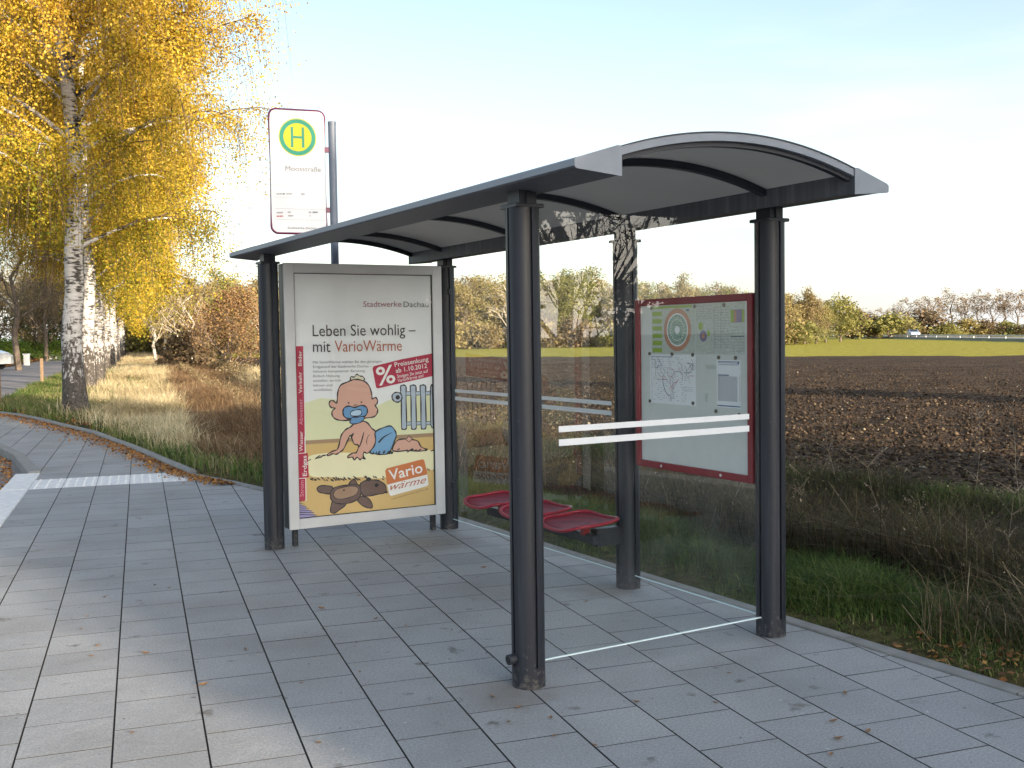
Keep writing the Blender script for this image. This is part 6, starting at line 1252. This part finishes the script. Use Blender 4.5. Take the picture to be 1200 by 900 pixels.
spots = [(-2.46, 4.9), (-1.9, 5.35), (-2.2, 5.5), (-1.15, 6.2), (-1.4, 5.4), (-1.0, 4.85), (-.75, 5.0), (.14, 4.35), (.3, 4.05), (.86, 4.5), (1.0, 4.9), (1.45, 4.6), (1.4, 4.15), (-.35, 5.7), (.05, 6.3), (-.6, 6.6)] + [(rdl.uniform(-2.6, 1.7), rdl.uniform(3.6, 9.5)) for _ in range(34)]
for x, y in spots:
    uu, vv = w2pav(x, y)
    if float(sdf(np.array([uu]), np.array([vv]), PAVE)[0]) > -.06: continue
    o = bpy.data.objects.new('fallen_leaf', lm); COL.objects.link(o); s = rdl.uniform(.45, 1.1); o.location = (x, y, .001); o.rotation_euler = (rdl.gauss(0, .12), rdl.gauss(0, .12), rdl.uniform(0, 6.28)); o.scale = (s, s*rdl.uniform(.6, 1), s)
    tag(o, 'small dry brown leaf lying loose on the grey paving slabs', 'leaf', 'single fallen leaves on the paving')

u, v = shpts(7000, -3.0, -.5, 2.0, 3.4); w_ = np.clip(hnoise(u, v, .5, 21)*1.6 - .25, .15, 1); kp = rg.uniform(0, 1, len(u)) < w_; u, v, w_ = u[kp], v[kp], w_[kp]
blades('edge_weeds', u, v, .14 + .42*w_*rg.uniform(.6, 1.1, len(u)), rg.uniform(.003, .007, len(u)), WEED, rg.uniform(.2, 1, len(u)), .7, 1.0, 9)
# single tall dry weeds at the ditch edge
def weed(seed, h):
    rd2 = random.Random(seed); mb = MB(); P = [Vector((0, 0, -.02))]; d = Vector((rd2.gauss(0, .2), rd2.gauss(0, .2), 1)).normalized()
    for i in range(6): d = (d + Vector((rd2.gauss(0, .1), rd2.gauss(0, .1), 0))).normalized(); P.append(P[-1] + d*h/6)
    mb.tube(P, [.0035*(1-i/8) for i in range(7)], 4)
    for i in range(16):
        p = P[rd2.randint(2, 6)]; a = rd2.uniform(0, 6.28); l = rd2.uniform(.05, .16); q = p + Vector((math.cos(a)*l, math.sin(a)*l, l*rd2.uniform(.2, 1.2))); mb.tube([p, p.lerp(q, .5) + Vector((0, 0, .01)), q], [.0018, .0015, .001], 3)
        for _ in range(5):
            c = p.lerp(q, rd2.uniform(.4, 1.1)) + Vector((rd2.gauss(0, .01), rd2.gauss(0, .01), rd2.gauss(0, .01))); r_ = rd2.uniform(.003, .008)
            mb.add([c+Vector((r_, 0, 0)), c+Vector((0, r_, r_*.5)), c+Vector((-r_, 0, 0)), c+Vector((0, -r_, .3*r_)), c+Vector((0, 0, r_))], [(0, 1, 4), (1, 2, 4), (2, 3, 4), (3, 0, 4), (0, 3, 2, 1)])
    me = mb.build('tall_weed', M['weed']); return me
M['weed'] = simple('dry_stalk', (.24, .19, .13), .85, noise=.35, scale=40)
protos = [weed(i, h) for i, h in enumerate((.95, .8, 1.1, .7))]; first = [True]*4
for i, (a, bb) in enumerate(((-1.3, 3.0), (-1.15, 2.6), (-1.0, 3.3), (-.7, 3.1), (-.5, 3.6), (-.2, 3.2), (-1.6, 2.9), (.2, 3.5), (.6, 3.3), (1.0, 3.7), (-1.0, 3.8), (1.6, 3.6), (.9, 5.0), (1.6, 5.3), (2.4, 3.8), (2.8, 5.1), (-.4, 4.6), (.1, 5.2), (3.5, 5.0), (3.6, 3.6), (4.6, 3.5), (5.6, 3.4), (6.4, 3.6))):
    k = i % 4; o = protos[k] if first[k] else protos[k].copy()
    if not first[k]: COL.objects.link(o)
    first[k] = False
    p = sh2w(a, bb); o.location = (p[0], p[1], float(hw(p[0:1], p[1:2])[0])); o.rotation_euler = (0, 0, i*1.3); tag(o, 'tall dry seeding weed stalk standing in the ditch behind the kerb', 'weed', 'tall dry weeds in the ditch')

# ------------------------------------------------------------------ unseen trees behind the camera, placed and shaped to shade the stop
SD = Vector((-.647, .763, 0)).normalized(); SN = Vector((.763, .647, 0)).normalized()
SHT = [leaf_tree('shade_tree', 121, 9.0, 5.0, 9000, .36, DARKG, .0, clumps=110, sig=.5), bare_tree('shade_tree', 122, 9.0, (14, 7, 5), 3, leaves=2600, mat=OCHRE, leaf=.16, tf=.15)]
def shade(p, q, H, k=0, w=1.0):
    c = SD*p + SN*q; o = inst(SHT[k]); s = H/9; o.location = (c.x, c.y, -.1); o.rotation_euler = (0, 0, q*1.7); o.scale = (s*w, s*w, s)
    tag(o, ('unseen dense dark green tree placed behind the stop to cast shade', 'unseen half bare tree placed behind the stop to cast shade')[k], 'tree', 'unseen shade trees behind the bus stop')
for q, H, k, w in SHADE_ROW: shade(-25 + .4*math.sin(q), q, H, k, w)
for q, H, k, w in SHADE_NEAR: shade(-5, q, H, k, w)  # hedge-high ones on the field side, added to shade verge and near field
for i_, (q, H, k, w) in enumerate(SHADE_TALL): shade(-31 - 2.5*(i_ % 2), q, H, k, w)
o = bare_tree('reflected_tree', 131, 7.0, (14, 7, 5, 3), 4, leaves=2600, mat=DARKG, leaf=.08, tf=.05); o.location = (10.2, -.2, -.1); o.scale = (.95, .95, .95); tag(o, 'many branched bare tree behind the stop on the field side', 'tree')

# ------------------------------------------------------------------ sky, sun, camera
EL = R(10.5)
to_sun = Vector((.647, -.763, 0)).normalized() * math.cos(EL) + Vector((0, 0, math.sin(EL)))
sl = bpy.data.lights.new('sun', 'SUN'); sl.energy = SUN_E; sl.angle = R(.55); sl.color = (1.0, .84, .64)
so = bpy.data.objects.new('sun', sl); COL.objects.link(so); so.rotation_euler = (-to_sun).to_track_quat('-Z', 'Y').to_euler()
W = bpy.data.worlds.new('World'); SC.world = W; W.use_nodes = True; nt = W.node_tree; nt.nodes.clear()
out = nt.nodes.new('ShaderNodeOutputWorld'); bg = nt.nodes.new('ShaderNodeBackground'); bg.inputs['Strength'].default_value = SKY_S
sky = nt.nodes.new('ShaderNodeTexSky'); sky.sky_type = 'NISHITA'; sky.sun_disc = False; sky.sun_elevation = EL; sky.sun_rotation = SKY_ROT
sky.altitude = 450; sky.air_density = 1.0; sky.dust_density = 2.2; sky.ozone_density = 1.0
# thin high cloud veil, thicker towards the horizon
tc = nt.nodes.new('ShaderNodeTexCoord'); sp = nt.nodes.new('ShaderNodeSeparateXYZ'); nt.links.new(tc.outputs['Generated'], sp.inputs[0])
mp = nt.nodes.new('ShaderNodeMapping'); mp.inputs['Scale'].default_value = (1.2, 1.2, 7.0); nt.links.new(tc.outputs['Generated'], mp.inputs['Vector'])
nz = nt.nodes.new('ShaderNodeTexNoise'); nz.inputs['Scale'].default_value = 2.2; nz.inputs['Detail'].default_value = 7.0; nt.links.new(mp.outputs['Vector'], nz.inputs['Vector'])
hr = nt.nodes.new('ShaderNodeMapRange'); hr.inputs['From Min'].default_value = 0.0; hr.inputs['From Max'].default_value = .30; hr.inputs['To Min'].default_value = .55; hr.inputs['To Max'].default_value = .12; nt.links.new(sp.outputs['Z'], hr.inputs['Value'])
cr = nt.nodes.new('ShaderNodeMapRange'); cr.inputs['From Min'].default_value = .48; cr.inputs['From Max'].default_value = .75; cr.inputs['To Min'].default_value = 0; cr.inputs['To Max'].default_value = .35; nt.links.new(nz.outputs['Fac'], cr.inputs['Value'])
ad = nt.nodes.new('ShaderNodeMath'); ad.operation = 'ADD'; ad.use_clamp = True; nt.links.new(hr.outputs[0], ad.inputs[0]); nt.links.new(cr.outputs[0], ad.inputs[1])
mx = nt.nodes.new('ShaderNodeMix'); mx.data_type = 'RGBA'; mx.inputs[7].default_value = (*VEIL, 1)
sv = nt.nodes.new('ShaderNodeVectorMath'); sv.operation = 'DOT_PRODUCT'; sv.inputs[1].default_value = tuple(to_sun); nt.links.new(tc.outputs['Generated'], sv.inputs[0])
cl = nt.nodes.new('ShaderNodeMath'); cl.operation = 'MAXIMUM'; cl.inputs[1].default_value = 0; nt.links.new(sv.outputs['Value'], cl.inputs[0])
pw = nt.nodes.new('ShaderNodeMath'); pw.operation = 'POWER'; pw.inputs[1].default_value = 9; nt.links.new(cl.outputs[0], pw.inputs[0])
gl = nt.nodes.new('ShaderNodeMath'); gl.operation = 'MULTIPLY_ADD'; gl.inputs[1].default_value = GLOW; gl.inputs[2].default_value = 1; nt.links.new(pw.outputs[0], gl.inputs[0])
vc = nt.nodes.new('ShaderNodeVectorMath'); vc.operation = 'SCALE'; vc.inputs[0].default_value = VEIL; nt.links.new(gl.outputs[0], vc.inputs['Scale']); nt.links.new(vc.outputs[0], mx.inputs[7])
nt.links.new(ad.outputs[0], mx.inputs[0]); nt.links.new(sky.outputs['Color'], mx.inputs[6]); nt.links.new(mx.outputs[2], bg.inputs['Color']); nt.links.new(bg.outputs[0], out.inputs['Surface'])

cd = bpy.data.cameras.new('camera'); cam = bpy.data.objects.new('camera', cd); COL.objects.link(cam); SC.camera = cam
cd.sensor_width = 36; cd.lens = 1238.7586/1200*36; cd.clip_start = .05; cd.clip_end = 6000
pi_, ro_ = -.0453, -.0149
fwd = Vector((0, math.cos(pi_), math.sin(pi_))); up_ = Vector((0, -math.sin(pi_), math.cos(pi_))); rt = Vector((1, 0, 0))
c_, s_ = math.cos(ro_), math.sin(ro_); X_ = rt*c_ + up_*s_; Y_ = -rt*s_ + up_*c_
mat = Matrix((X_, Y_, -fwd)).transposed().to_4x4(); mat.translation = (0, 0, 1.6); cam.matrix_world = mat
SC.render.resolution_x, SC.render.resolution_y = 1024, 768
SC.view_settings.view_transform = 'Standard'; SC.view_settings.look = 'None'; SC.view_settings.gamma = 1; SC.view_settings.use_curve_mapping = False; SC.view_settings.exposure = EXPO
SC.cycles.max_bounces = 8; SC.cycles.transparent_max_bounces = 16; SC.cycles.use_denoising = True
